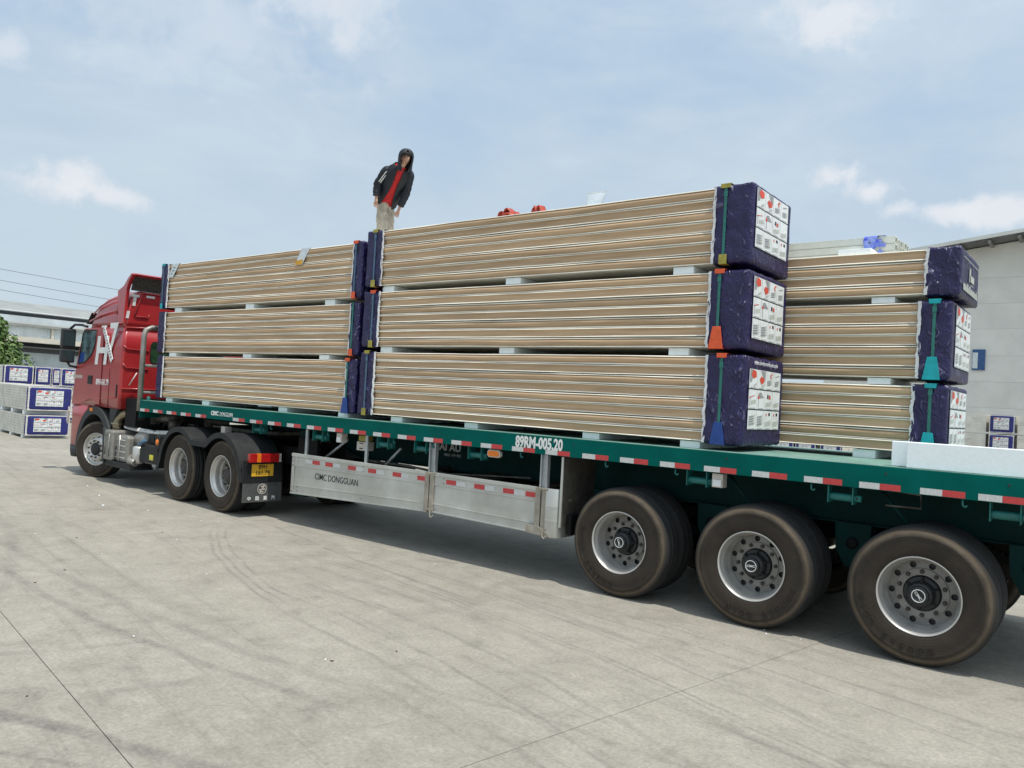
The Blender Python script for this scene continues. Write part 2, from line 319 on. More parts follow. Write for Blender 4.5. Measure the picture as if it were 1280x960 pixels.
def concrete():
    m = bpy.data.materials.new('concrete'); m.use_nodes = True
    nt = m.node_tree; n, l = nt.nodes, nt.links; b = n['Principled BSDF']; b.inputs['Roughness'].default_value = .85; b.inputs['Specular IOR Level'].default_value = .3
    t = n.new('ShaderNodeTexCoord'); P = t.outputs['Object']
    def N(scale, det, rough, vec=None, dist=0.0):
        q = n.new('ShaderNodeTexNoise'); q.inputs['Scale'].default_value = scale; q.inputs['Detail'].default_value = det; q.inputs['Roughness'].default_value = rough; q.inputs['Distortion'].default_value = dist
        l.new(vec or P, q.inputs['Vector']); return q.outputs['Fac']
    def MA(op, a, b_=None, c=None):
        q = n.new('ShaderNodeMath'); q.operation = op
        for i, v in enumerate((a, b_, c)):
            if v is None: continue
            if isinstance(v, (int, float)): q.inputs[i].default_value = v
            else: l.new(v, q.inputs[i])
        return q.outputs[0]
    def MR(v, a, b_, lo=0., hi=1., smooth=True):
        q = n.new('ShaderNodeMapRange'); q.interpolation_type = 'SMOOTHSTEP' if smooth else 'LINEAR'
        for i, x in enumerate((a, b_, lo, hi)): q.inputs[i + 1].default_value = x
        l.new(v, q.inputs[0]); return q.outputs[0]
    def MX(f, a, b_, bl='MIX'):
        q = n.new('ShaderNodeMix'); q.data_type = 'RGBA'; q.blend_type = bl
        if isinstance(f, (int, float)): q.inputs[0].default_value = f
        else: l.new(f, q.inputs[0])
        for s, v in ((q.inputs[6], a), (q.inputs[7], b_)):
            if isinstance(v, tuple): s.default_value = (*v, 1)
            else: l.new(v, s)
        return q.outputs[2]
    # broom / traffic streaks, along the driving direction
    mp0 = n.new('ShaderNodeMapping'); mp0.inputs['Rotation'].default_value = (0, 0, R(11)); l.new(P, mp0.inputs['Vector'])
    mp = n.new('ShaderNodeMapping'); mp.inputs['Scale'].default_value = (.09, 2.6, 1); l.new(mp0.outputs[0], mp.inputs['Vector'])
    streak = N(2.6, 10, .72, mp.outputs[0], .25)
    big = N(.35, 5, .6); mid = N(2.3, 10, .7, None, .6); fine = N(38, 6, .7); grit = N(150, 3, .6)
    col = MX(MR(big, .3, .7), (.278, .260, .220), (.332, .312, .265))
    col = MX(MR(mid, .42, .68, 0, .5), col, (.385, .363, .312))
    col = MX(MR(mid, .30, .47, .45, 0), col, (.175, .164, .143))
    col = MX(MR(streak, .5, .74, 0, .45), col, (.145, .136, .12))
    col = MX(MR(streak, .24, .42, .4, 0), col, (.345, .325, .285))
    m7 = N(7.0, 9, .74, None, .3)
    col = MX(MR(m7, .36, .5, .35, 0), col, MX(1.0, col, (.74, .73, .72), 'MULTIPLY'))
    col = MX(MR(m7, .52, .66, 0, .45), col, MX(1.0, col, (1.22, 1.22, 1.2), 'MULTIPLY'))
    col = MX(MR(fine, .35, .65, 0, .75), col, MX(1.0, col, (.72, .72, .72), 'MULTIPLY'))
    col = MX(MR(grit, .64, .74, 0, .5), col, (.10, .095, .09))
    col = MX(MR(grit, .25, .36, .35, 0), col, (.48, .46, .42))
    sp = n.new('ShaderNodeSeparateXYZ'); l.new(P, sp.inputs[0])
    brk = MR(N(2.4, 6, .7), .32, .66, .15, 1.0); brk2 = MR(N(26, 3, .6), .3, .6, .55, 1.0)
    wob = MA('MULTIPLY', MA('SUBTRACT', N(1.3, 2, .5), .5), .12)
    tot = None
    for (p1, p2, p3, hw, dk) in MARKS:
        cx, cy, r = circle3(p1, p2, p3)
        dx = MA('SUBTRACT', sp.outputs[0], cx); dy = MA('SUBTRACT', sp.outputs[1], cy)
        d = MA('ABSOLUTE', MA('ADD', MA('SUBTRACT', MA('SQRT', MA('ADD', MA('MULTIPLY', dx, dx), MA('MULTIPLY', dy, dy))), r), wob))
        band = MR(d, hw * .3, hw * 1.3, dk, 0)
        # fade out past the ends of the arc
        mxp, myp = (p1[0] + p3[0]) / 2, (p1[1] + p3[1]) / 2; hl = math.hypot(p1[0] - p3[0], p1[1] - p3[1]) / 2
        ex_ = MA('SUBTRACT', sp.outputs[0], mxp); ey_ = MA('SUBTRACT', sp.outputs[1], myp)
        e = MA('SQRT', MA('ADD', MA('MULTIPLY', ex_, ex_), MA('MULTIPLY', ey_, ey_)))
        band = MA('MULTIPLY', band, MR(e, hl * .85, hl * 1.35, 1, 0))
        tot = band if tot is None else MA('ADD', tot, band)
    f = MA('MULTIPLY', MA('MINIMUM', MA('MULTIPLY', tot, 1.5), .7), MA('MULTIPLY', brk, brk2))
    col = MX(f, col, (.085, .08, .078))
    l.new(col, b.inputs['Base Color'])
    hgt = MA('ADD', MA('MULTIPLY', fine, .5), MA('ADD', MA('MULTIPLY', grit, .35), MA('MULTIPLY', streak, .6)))
    bp = n.new('ShaderNodeBump'); bp.inputs['Strength'].default_value = .6; bp.inputs['Distance'].default_value = .014; l.new(hgt, bp.inputs['Height']); l.new(bp.outputs[0], b.inputs['Normal'])
    return m
MATS['concrete'] = concrete()

def leaf_mat(name, c1, c2):
    m = bpy.data.materials.new(name); m.use_nodes = True
    nt = m.node_tree; n, l = nt.nodes, nt.links; b = n['Principled BSDF']; b.inputs['Roughness'].default_value = .55
    g = n.new('ShaderNodeNewGeometry'); mx = n.new('ShaderNodeMix'); mx.data_type = 'RGBA'; l.new(g.outputs['Random Per Island'], mx.inputs[0])
    mx.inputs[6].default_value = (*c1, 1); mx.inputs[7].default_value = (*c2, 1); l.new(mx.outputs[2], b.inputs['Base Color'])
    b.inputs['Subsurface Weight'].default_value = 0.0
    return m
MATS['leaves'] = leaf_mat('leaves', (.035, .085, .012), (.12, .2, .035))

# ---------------------------------------------------------------- mesh helpers
class MB:
    def __init__(s): s.v = []; s.f = []; s.m = []; s.sm = []
    def add(s, vs, fs, mi=0, smooth=False):
        o = len(s.v); s.v += [tuple(v) for v in vs]
        for f in fs: s.f.append([i + o for i in f]); s.m.append(mi); s.sm.append(smooth)
    def box(s, x0, x1, y0, y1, z0, z1, mi=0):
        if x0 > x1: x0, x1 = x1, x0
        if y0 > y1: y0, y1 = y1, y0
        if z0 > z1: z0, z1 = z1, z0
        v = [(x, y, z) for z in (z0, z1) for y in (y0, y1) for x in (x0, x1)]
        s.add(v, [(0, 2, 3, 1), (4, 5, 7, 6), (0, 1, 5, 4), (2, 6, 7, 3), (0, 4, 6, 2), (1, 3, 7, 5)], mi)
    def prism(s, poly, a0, a1, axis='y', mi=0, smooth=False):
        # poly: list of 2D points. axis y: (x,z); axis x: (y,z); axis z: (x,y)
        def P(p, a):
            return {'y': (p[0], a, p[1]), 'x': (a, p[0], p[1]), 'z': (p[0], p[1], a)}[axis]
        k = len(poly); vs = [P(p, a0) for p in poly] + [P(p, a1) for p in poly]
        s.add(vs, [tuple(range(k)), tuple(range(2 * k - 1, k - 1, -1))], mi)
        o = len(s.v) - 2 * k
        for i in range(k):
            j = (i + 1) % k; s.f.append([o + i, o + k + i, o + k + j, o + j]); s.m.append(mi); s.sm.append(smooth)
    def tube(s, pts, r, n=8, mi=0, caps=True):
        pts = [Vector(p) for p in pts]; rs = r if isinstance(r, (list, tuple)) else [r] * len(pts)
        vs = []; prev = None
        for i, p in enumerate(pts):
            t = (pts[min(i + 1, len(pts) - 1)] - pts[max(i - 1, 0)]).normalized()
            ref = prev if prev else (Vector((0, 0, 1)) if abs(t.z) < .9 else Vector((1, 0, 0)))
            u = t.cross(ref).normalized(); w = u.cross(t).normalized(); prev = w
            for k in range(n):
                a = 2 * math.pi * k / n; vs.append(p + (u * math.cos(a) + w * math.sin(a)) * rs[i])
        fs = []
        for i in range(len(pts) - 1):
            for k in range(n):
                fs.append((i * n + k, i * n + (k + 1) % n, (i + 1) * n + (k + 1) % n, (i + 1) * n + k))
        s.add(vs, fs, mi, True)
        if caps:
            o = len(s.v) - len(vs)
            s.f.append([o + k for k in range(n - 1, -1, -1)]); s.m.append(mi); s.sm.append(False)
            s.f.append([o + (len(pts) - 1) * n + k for k in range(n)]); s.m.append(mi); s.sm.append(False)
    def lathe(s, prof, seg=48, c=(0, 0, 0), mi=0, axis='y', mis=None, smooth=True):
        # prof: (r, a) with a along axis
        vs = []
        for (r, a) in prof:
            for k in range(seg):
                t = 2 * math.pi * k / seg; x, z = r * math.cos(t), r * math.sin(t)
                vs.append({'y': (c[0] + x, c[1] + a, c[2] + z), 'x': (c[0] + a, c[1] + x, c[2] + z), 'z': (c[0] + x, c[1] + z, c[2] + a)}[axis])
        o = len(s.v); s.v += vs
        for i in range(len(prof) - 1):
            for k in range(seg):
                k2 = (k + 1) % seg
                s.f.append([o + i * seg + k, o + i * seg + k2, o + (i + 1) * seg + k2, o + (i + 1) * seg + k]); s.m.append(mis[i] if mis else mi); s.sm.append(smooth)
    def disc(s, r, a, seg=24, c=(0, 0, 0), mi=0, axis='y', flip=False):
        vs = []
        for k in range(seg):
            t = 2 * math.pi * k / seg; x, z = r * math.cos(t), r * math.sin(t)
            vs.append({'y': (c[0] + x, c[1] + a, c[2] + z), 'x': (c[0] + a, c[1] + x, c[2] + z), 'z': (c[0] + x, c[1] + z, c[2] + a)}[axis])
        s.add(vs, [tuple(range(seg))[::-1] if flip else tuple(range(seg))], mi)
    def mesh(s, name, mats):
        me = bpy.data.meshes.new(name); me.from_pydata(s.v, [], s.f)
        for m in mats: me.materials.append(MATS[m] if isinstance(m, str) else m)
        me.polygons.foreach_set('material_index', s.m); me.polygons.foreach_set('use_smooth', s.sm)
        bm = bmesh.new(); bm.from_mesh(me); bmesh.ops.recalc_face_normals(bm, faces=bm.faces); bm.to_mesh(me); bm.free()
        return me
    def build(s, name, mats, parent=None, loc=None, bevel=0, rot=None, recalc=True):
        if isinstance(mats, str): mats = [mats]
        return link(name, s.mesh(name, mats), parent, loc, bevel, rot)
def link(name, me, parent=None, loc=None, bevel=0, rot=None):
    o = bpy.data.objects.new(name, me); C.objects.link(o)
    if parent: o.parent = parent
    if loc: o.location = loc
    if rot: o.rotation_euler = rot
    if bevel:
        b = o.modifiers.new('bevel', 'BEVEL'); b.width = bevel; b.segments = 2; b.limit_method = 'ANGLE'; b.angle_limit = R(40); b.harden_normals = False
    return o
def tag(o, label=None, cat=None, group=None, kind=None):
    if label: o['label'] = label
    if cat: o['category'] = cat
    if group: o['group'] = group
    if kind: o['kind'] = kind
    return o
def thing(name, label, cat, loc=(0, 0, 0), rz=0.0, group=None):
    o = bpy.data.objects.new(name, None); C.objects.link(o); o.empty_display_size = .2
    o.location = loc; o.rotation_euler = (0, 0, rz); return tag(o, label, cat, group)
def text(name, s, size, m, parent, loc, rot, extrude=0.001, sx=1.0, align='CENTER', shear=0.0, spacing=1.0, bold=0.0):
    c = bpy.data.curves.new('t', 'FONT'); c.body = s; c.size = size; c.extrude = extrude; c.align_x = align; c.align_y = 'CENTER'; c.shear = shear; c.space_character = spacing; c.offset = bold; c.resolution_u = 3
    o = bpy.data.objects.new('t', c); C.objects.link(o)
    dg = bpy.context.evaluated_depsgraph_get(); me = bpy.data.meshes.new_from_object(o.evaluated_get(dg)); me.name = name
    bpy.data.objects.remove(o); bpy.data.curves.remove(c)
    me.materials.clear(); me.materials.append(MATS[m]); 
    for p in me.polygons: p.material_index = 0
    if sx != 1.0:
        for v in me.vertices: v.co.x *= sx
    return link(name, me, parent, loc, 0, rot)
FRONT = (R(90), 0, 0); REAR = (R(90), 0, R(90))    # facing -Y, facing +X
FACE_X = REAR

# ---------------------------------------------------------------- ground
gb = MB(); gb.add([(-700, -400, -.008), (500, -400, -.008), (500, 800, -.008), (-700, 800, -.008)], [(0, 1, 2, 3)])
ground = tag(gb.build('ground', 'joint_fill'), kind='structure')
A0, A1 = Vector((-.005, -3.584)), Vector((.584, .003)); B0, B1 = Vector((-4.57, -4.13)), Vector((-1.101, -4.747))
da = (A1 - A0).normalized(); db = Vector((da.y, -da.x))          # across / along the yard
# intersection of the two joints
_s = (B0 - A0).dot(Vector((-(B1 - B0).y, (B1 - B0).x))) / da.dot(Vector((-(B1 - B0).y, (B1 - B0).x)))
X0 = A0 + da * _s
g = .0025
for sa, sb in ((1, 1), (1, -1), (-1, 1), (-1, -1)):
    la, lb = 380, 420
    q = [X0 + da * (sa * g) + db * (sb * g), X0 + da * (sa * la) + db * (sb * g), X0 + da * (sa * la) + db * (sb * lb), X0 + da * (sa * g) + db * (sb * lb)]
    if (q[1] - q[0]).cross(q[2] - q[1]) < 0: q.reverse()
    mb = MB(); mb.prism([(p.x, p.y) for p in q], -.007, 0, 'z')
    mb.build('concrete_slab', 'concrete', ground)

# ================================================================ sandwich panel packs
PW = .94
def panel_mesh(length, kind, seed, w=PW):
    """one sandwich panel: two steel skins, tan core with a shaped edge; origin at its centre bottom"""
    rn = random.Random(seed)
    S, K = 0, 1
    if kind == 0:   # tongue edge
        near = [(.0005, .06), (.0022, .05), (.0022, -.004), (.0050, -.0085), (.0125, -.0045), (.0128, .010), (.0165, .012), (.022, .002), (.032, -.005), (.046, -.0095), (.058, -.0118), (.068, -.009), (.075, -.003), (.080, .004), (.0815, .012), (.0835, .012), (.0838, -.004), (.087, -.0085), (.0945, -.004), (.0945, .05), (.0995, .06)]
        mi = [S, S, S, S, S, K, K, K, K, K, K, K, K, K, K, S, S, S, S, S]
    else:           # groove edge
        near = [(.0005, .06), (.0055, .05), (.0055, -.004), (.0085, -.008), (.0155, -.003), (.0158, .004), (.019, .010), (.030, .013), (.050, .0135), (.070, .0125), (.083, .008), (.0868, .005), (.087, -.004), (.0905, -.008), (.0978, -.003), (.0978, .05), (.0995, .06)]
        mi = [S, S, S, S, S, K, K, K, K, K, K, S, S, S, S, S]
    k = len(near); nx = 26; mb = MB()
    ph = [rn.uniform(0, 6) for _ in range(4)]
    rings = []
    for i in range(nx + 1):
        x = -length / 2 + length * i / nx
        dz = .0019 * math.sin(x * 2.1 + ph[0]) + .0012 * math.sin(x * 5.3 + ph[1]); dy = .002 * math.sin(x * 1.3 + ph[2]) + .0012 * math.sin(x * 6.1 + ph[3])
        r = []
        for (z, y) in near: r.append((x, -w / 2 + y + dy, z + dz * (1 if .01 < z < .09 else .3)))
        for (z, y) in reversed(near): r.append((x, w / 2 - y + dy, z + dz * (1 if .01 < z < .09 else .3)))
        rings.append(r)
    n2 = 2 * k
    vs = [v for r in rings for v in r]
    allm = mi + [S] + mi[::-1] + [S]
    for j in range(n2):
        fs = [(i * n2 + j, i * n2 + (j + 1) % n2, (i + 1) * n2 + (j + 1) % n2, (i + 1) * n2 + j) for i in range(nx)]
        sm_ = allm[j] == K and kind == 0
        if j == 0: mb.add(vs, fs, allm[j], False)
        else:
            for f in fs: mb.f.append(list(f)); mb.m.append(allm[j]); mb.sm.append(sm_)
    mb.f.append(list(range(n2))); mb.m.append(1); mb.sm.append(False)
    mb.f.append([nx * n2 + j for j in range(n2)][::-1]); mb.m.append(1); mb.sm.append(False)
    return mb.mesh('panel', ['skin_steel', 'kraft'])
_pm = {}
def get_panel(length, kind, var):
    key = (length, kind, var)
    if key not in _pm: _pm[key] = panel_mesh(length, kind, hash(key) % 1000 + var * 17)
    return _pm[key]

def wrap_mesh(sx, wl, w, h, seed, amp=.007, matn='film_navy', round_=.026, cuts=(16, 34, 34)):
    """film sleeve over a pack end. local origin = centre bottom of the end plane; the sleeve runs back from x=0 to -sx*wl"""
    nx, ny, nz = cuts
    hx, hy, hz = wl / 2, w / 2, h / 2; rr = round_
    V = {}; mb = MB()
    def vert(i, j, k):
        key = (i, j, k)
        if key in V: return V[key]
        p = Vector((-hx + 2 * hx * i / nx, -hy + 2 * hy * j / ny, -hz + 2 * hz * k / nz))
        q = Vector((min(p.x, hx - rr), max(-hy + rr, min(hy - rr, p.y)), max(-hz + rr, min(hz - rr, p.z))))
        d = p - q
        if d.length > 1e-9: nrm = d.normalized(); p = q + nrm * rr
        else: nrm = Vector((0, 0, 0))
        s = Vector((seed * 3.7, seed * 1.3, seed * 7.1))
        n1 = noise.noise(p * 5 + s); n2 = 1 - abs(noise.noise(Vector((p.x * 8 + p.z * 2, p.y * 8 + p.z * 2, p.z * 3.5)) + s)) * 2.4; n3 = noise.noise(Vector((p.x * 20 + p.z * 6, p.y * 20, p.z * 9)) + s)
        edge = 0.35 if i == nx or p.x > hx - .01 else 1.0
        p = p + nrm * (amp * max(-.6, .9 * n1 + .8 * n2 + .4 * n3) * edge)
        if i == 0: p.x += .018 * noise.noise(Vector((p.y * 14, p.z * 14, seed))) + .01 * noise.noise(Vector((p.y * 40, p.z * 40, seed)))
        idx = len(mb.v); mb.v.append((sx * (p.x - hx), p.y, p.z + hz)); V[key] = idx; return idx
    def quad(*a):
        mb.f.append([vert(*q) for q in a]); mb.m.append(0); mb.sm.append(True)
    for i in range(nx):
        for k in range(nz):
            quad((i, 0, k), (i + 1, 0, k), (i + 1, 0, k + 1), (i, 0, k + 1)); quad((i, ny, k), (i, ny, k + 1), (i + 1, ny, k + 1), (i + 1, ny, k))
        for j in range(ny):
            quad((i, j, 0), (i, j + 1, 0), (i + 1, j + 1, 0), (i + 1, j, 0)); quad((i, j, nz), (i + 1, j, nz), (i + 1, j + 1, nz), (i, j + 1, nz))
    for j in range(ny):
        for k in range(nz): quad((nx, j, k), (nx, j + 1, k), (nx, j + 1, k + 1), (nx, j, k + 1))
    return mb.mesh('end_wrap', [matn])

def sheet_mesh(w, h, seed=0, curl=True):
    """printed handling sheet, 4 x 3 picture cells; lies in the YZ plane facing +X, origin at its lower left corner"""
    mb = MB(); rn = random.Random(seed + 5)
    cw, ch = w / 4, h / 3
    L = lambda u: .0016 * (u)
    def q(y0, y1, z0, z1, d, mi): mb.add([(d, y0, z0), (d, y1, z0), (d, y1, z1), (d, y0, z1)], [(0, 1, 2, 3)], mi)
    def poly(pts, d, mi): mb.add([(d, a, b) for a, b in pts], [tuple(range(len(pts)))], mi)
    for c in range(4):
        for r in range(3):
            y0 = c * cw + .003; y1 = (c + 1) * cw - .003; z0 = (2 - r) * ch + .006; z1 = (3 - r) * ch - .006
            mb.box(-.004, 0, y0, y1, z0, z1, 0)
            W, H = y1 - y0, z1 - z0
            Y = lambda u: y0 + u * W
            Z = lambda v: z0 + v * H
            def pp(pts, mi, d=.0012): poly([(Y(u), Z(v)) for u, v in pts], d, mi)
            def slab(u, v, du, dv, n_, mi=2):     # a little drawing of a pack of panels
                for i in range(n_):
                    zz = v + dv * i / n_
                    pp([(u, zz), (u + du * .7, zz + .06), (u + du * .7, zz + dv / n_ * .75 + .06), (u, zz + dv / n_ * .75)], mi)
                    pp([(u + du * .72, zz + .06), (u + du, zz + .13), (u + du, zz + dv / n_ * .75 + .13), (u + du * .72, zz + dv / n_ * .75 + .06)], 3, .0010)
            if r == 0 and c in (0, 1):
                pp([(.05, .28), (.30, .36), (.5, .98), (.05, .98)] if c == 0 else [(.35, .98), (.95, .98), (.95, .5), (.7, .62)], 2)
                pp([(.18, .72), (.4, .98), (.8, .9), (.85, .62), (.45, .5)] if c == 0 else [(.2, .5), (.42, .68), (.8, .6), (.86, .4), (.45, .24)], 1, .002)
                slab(.5, .08, .4, .14, 2, 3)
            elif r == 0:
                slab(.2, .2, .65, .3, 3, 2)
                if c == 2:
                    for (u, v) in ((.55, .72), (.7, .82), (.62, .62)): pp([(u, v), (u + .13, v - .02), (u + .15, v + .1), (u + .03, v + .12)], 1, .002)
                else: pp([(.25, .7), (.8, .82), (.8, .88), (.25, .76)], 2)
            elif r == 1 and c == 0:
                pp([(.05, .55), (.7, .68), (.7, .72), (.05, .6)], 1); pp([(.1, .15), (.16, .15), (.2, .6), (.14, .6)], 2); pp([(.3, .2), (.9, .3), (.9, .5), (.3, .42)], 3)
            elif r == 1 and c == 1:
                pp([(.1, .55), (.9, .62), (.5, .9), (.2, .85)], 2); pp([(.06, .6), (.2, .5), (.3, .62), (.15, .75)], 1, .002); pp([(.15, .1), (.22, .1), (.25, .5), (.18, .5)], 2)
            elif r == 1:
                if c == 2:
                    pp([(.25, .6), (.45, .58), (.48, .8), (.3, .82)], 4); pp([(.5, .56), (.75, .58), (.72, .78), (.52, .76)], 1, .002)
                slab(.12, .12, .75, .25, 3, 3)
            elif c in (0, 1):
                slab(.1, .2, .75, .5, 4, 2); slab(.14, .14, .7, .1, 1, 3)
            else:
                pp([(.2, .72), (.32, .72), (.32, .86), (.2, .86)], 1); pp([(.55, .74), (.78, .74), (.78, .9), (.55, .9)], 4)
                slab(.1, .14, .8, .28, 3, 3)
            pp([(.15, .03), (.85, .03), (.85, .055), (.15, .055)], 2, .0016)
    mb.box(-.006, -.0045, 0, w, 0, h, 4)
    return mb.mesh('printed_sheet', ['print_white', 'print_red', 'print_grey', 'print_lgrey', 'print_dark'])

def strap_build(parent, x, w, h, m, y0, width=.026):
    """strap looped round the pack at local x"""
    mb = MB(); t = .0025; o = .037
    mb.box(x - width / 2, x + width / 2, -w / 2 - o - t, -w / 2 - o, -.006, h + .012)
    mb.box(x - width / 2, x + width / 2, w / 2 + o, w / 2 + o + t, -.006, h + .012)
    mb.box(x - width / 2, x + width / 2, -w / 2 - o, w / 2 + o, h + .0105, h + .0125)
    mb.box(x - width / 2, x + width / 2, -w / 2 - o, w / 2 + o, -.0075, -.0055)
    mb.box(x - width * .7, x + width * .7, -w / 2 - o - t - .005, -w / 2 - o - t + .0005, h * .86, h * .86 + .05)
    return mb.build('strap', m, parent)
def protector(parent, x, w, h, m, top, big):
    mb = MB(); o = .043
    if top:
        a, hh = .046, .022
        mb.prism([(x - a, h - hh), (x + a, h - hh), (x + a * 1.1, h + .02), (x - a * 1.1, h + .02)], -w / 2 - o - .004, -w / 2 - o, 'y')
        mb.box(x - a * 1.1, x + a * 1.1, -w / 2 - o, -w / 2 + .07, h + .016, h + .02)
    elif big:
        a, hh = .078, .19
        mb.prism([(x - a, -.012), (x + a * .85, -.012), (x + a * .45, hh), (x - a * .55, hh)], -w / 2 - o - .006, -w / 2 - o, 'y')
        mb.box(x - a, x + a * .85, -w / 2 - o - .004, -w / 2 + .05, -.014, -.0085)
    else:
        a, hh = .038, .075
        mb.prism([(x - a, -.012), (x + a, -.012), (x + a, hh), (x - a, hh)], -w / 2 - o - .005, -w / 2 - o, 'y')
        mb.box(x - a, x + a, -w / 2 - o - .004, -w / 2 + .05, -.014, -.0085)
    return mb.build('corner_protector', m, parent, bevel=.002)

SHEETS = {}
def pack(label, x0, x1, y0, z0, z1, n, first=0, w=PW, wl=.33, wr=.34, left=None, right=None, sheet=None, title=False, wraps=(True, True), seed=1, end_extra=None):
    root = thing('panel_pack', label, 'panel pack', ((x0 + x1) / 2, y0 + w / 2, z0), 0, 'packs of sandwich panels on the trailer')
    h = z1 - z0; L = x1 - x0
    for i in range(n):
        k = (i + first) % 2
        o = link('panel', get_panel(round(L - .04, 2), k, (i * 3 + seed) % 3), root, (rnd.uniform(-.004, .004), rnd.uniform(-.004, .003), i * h / n))
        o.scale = (1, 1, h / n / .1)
        if rnd.random() < .5: o.rotation_euler = (0, 0, math.pi)
    for side, on, ln, info in ((-1, wraps[0], wl, left), (1, wraps[1], wr, right)):
        if not on: continue
        me = wrap_mesh(side, ln, w + .056, h + .02, seed + side * 2.3, .009)
        o = link('end_wrap', me, root, (side * L / 2, 0, -.010))
        # torn pale edge of the film
        mb = MB(); rn = random.Random(seed * 31 + side); xs = side * (L / 2 - ln); N = 34; pa, pb = [], []
        for i in range(N + 1):
            z = -.004 + (h + .008) * i / N; j = .016 * noise.noise(Vector((seed, z * 9, side))) + rn.uniform(-.003, .003)
            pa.append((xs + j - side * rn.uniform(.010, .022), -w / 2 - .031, z)); pb.append((xs + j + side * .012, -w / 2 - .0345, z))
        vs = pa + pb + [(p[0], p[1] + .006, p[2]) for p in pa]
        mb.add(vs, [(i, i + 1, N + 2 + i, N + 1 + i) for i in range(N)] + [(i, i + 1, 2 * N + 3 + i, 2 * N + 2 + i) for i in range(N)], 0)
        mb.build('torn_film_edge', 'wrap_edge', root)
        if info:
            sxx = info['x'] - (x0 + x1) / 2
            if info.get('strap'): strap_build(root, sxx, w, h, info['strap'], y0)
            if info.get('top'): protector(root, sxx, w, h, info['top'], True, False)
            if info.get('bot'): protector(root, sxx, w, h, info['bot'], False, info.get('big', False))
    if sheet:
        ya, yb, za, zb = sheet
        key = (round(yb - ya, 2), round(zb - za, 2))
        if key not in SHEETS: SHEETS[key] = sheet_mesh(yb - ya, zb - za)
        link('printed_sheet', SHEETS[key], root, (L / 2 + .012, -w / 2 + ya, za))
        if title: text('printed_title', 'HƯỚNG DẪN VẬN CHUYỂN & BẢO QUẢN', .040, 'print_white', root, (L / 2 + .0125, -w / 2 + (ya + yb) / 2, zb + .052), FACE_X, .0008, .76, bold=.0)
    if end_extra: end_extra(root, L, w, h)
    return root
G, BL = 'strap_green', 'strap_blue'
# near row, cab end
FX0, FX1, LX0, LX1, YN = -10.53, -5.40, -5.33, -.185, .16
def stickers(root, x, dx, two):
    w = PW; h = .73
    mb = MB()
    tp = [(x, -w / 2 - .012, h + .004), (x + .19, -w / 2 - .012, h + .006), (x + dx + .17, -w / 2 - .018, h - .22), (x + dx, -w / 2 - .018, h - .22)]
    mb.add(tp + [(p[0], p[1] - .002, p[2]) for p in tp], [(0, 1, 2, 3), (4, 5, 6, 7), (0, 1, 5, 4), (1, 2, 6, 5), (2, 3, 7, 6), (3, 0, 4, 7)], 0)
    mb.box(x, x + .19, -w / 2 - .012, -w / 2 + .12, h + .005, h + .007, 0)
    if two:
        p = [(x + dx + .0, -w / 2 - .021, h - .22), (x + dx + .17, -w / 2 - .021, h - .22), (x + dx + .183, -w / 2 - .0205, h - .15), (x + dx + .02, -w / 2 - .0205, h - .16)]
        mb.add(p, [(0, 1, 2, 3)], 1)
    else:
        for i in range(3):
            zz = h - .05 - .05 * i; f = (h - zz) / .22; xx = x + dx * f + .05
            mb.box(xx, xx + .07 - .01 * i, -w / 2 - .0215, -w / 2 - .0205 - .004 * (f), zz - .02, zz, 2)
    mb.build('hanging_label', ['tape_label', 'label_yellow', 'print_grey'], root)
p = pack('top tan panel pack of the cab-side stack, two paper labels over its edge', FX0, FX1, YN, 3.068, 3.797, 7, 0, seed=3, wl=.23, wr=.18,
     left=dict(x=-10.44, strap=BL, top='prot_teal', bot='prot_teal'), right=dict(x=-5.53, strap=BL, top='prot_orange', bot='prot_orange', big=False))
stickers(p, -10.18 + 7.965, -.16, False); stickers(p, -6.72 + 7.965, -.13, True)
p = pack('middle tan panel pack of the cab-side stack, torn white film at its right end', FX0 + .0, FX1, YN, 2.315, 2.99, 7, 1, seed=4, wl=.23, wr=.17,
     right=dict(x=-5.52, strap=G, bot='prot_orange'))
mb = MB(); mb.add([(2.43, -.489, .52), (2.49, -.50, .60), (2.44, -.50, .43), (2.40, -.492, .41), (2.44, -.488, .56)], [(0, 1, 2, 3), (0, 4, 1)]); mb.build('torn_film', 'film_clear', p)
pack('tan panel pack at the bottom of the cab-side stack, just above the green rail', FX0 + .05, FX1, YN, 1.560, 2.250, 7, 0, seed=5, wl=.20, wr=.19,
     right=dict(x=-5.56, strap=G, top='prot_orange', bot='prot_blue', big=True))
# near row, long packs
p = pack('topmost long tan pack beside the man, yellow corner guards on its navy printed end', LX0, LX1, YN, 3.202, 3.910, 7, 0, seed=6, wl=.30, wr=.36,
     left=dict(x=-5.16, strap=BL, top='prot_yellow', bot='prot_yellow'), right=dict(x=-.44, strap=G, top='prot_yellow', bot='prot_yellow'), sheet=(.04, .845, .14, .69))
mb = MB(); mb.add([(-2.62, -.3, .72), (-2.57, -.32, .72), (-2.57, -.3, .57), (-2.60, -.3, .58), (-2.64, -.2, .70)], [(0, 1, 2, 3), (0, 4, 1)]); mb.build('torn_film', 'wrap_edge', p)
pack('middle long tan pack, with an orange trapezoid corner guard low on its navy end', LX0, LX1, YN, 2.427, 3.125, 7, 0, seed=7, wl=.30, wr=.37,
     left=dict(x=-5.14, strap=BL, top='prot_orange', bot='prot_yellow'), right=dict(x=-.46, strap=G, top='prot_orange', bot='prot_orange', big=True), sheet=(.07, .84, .09, .665))
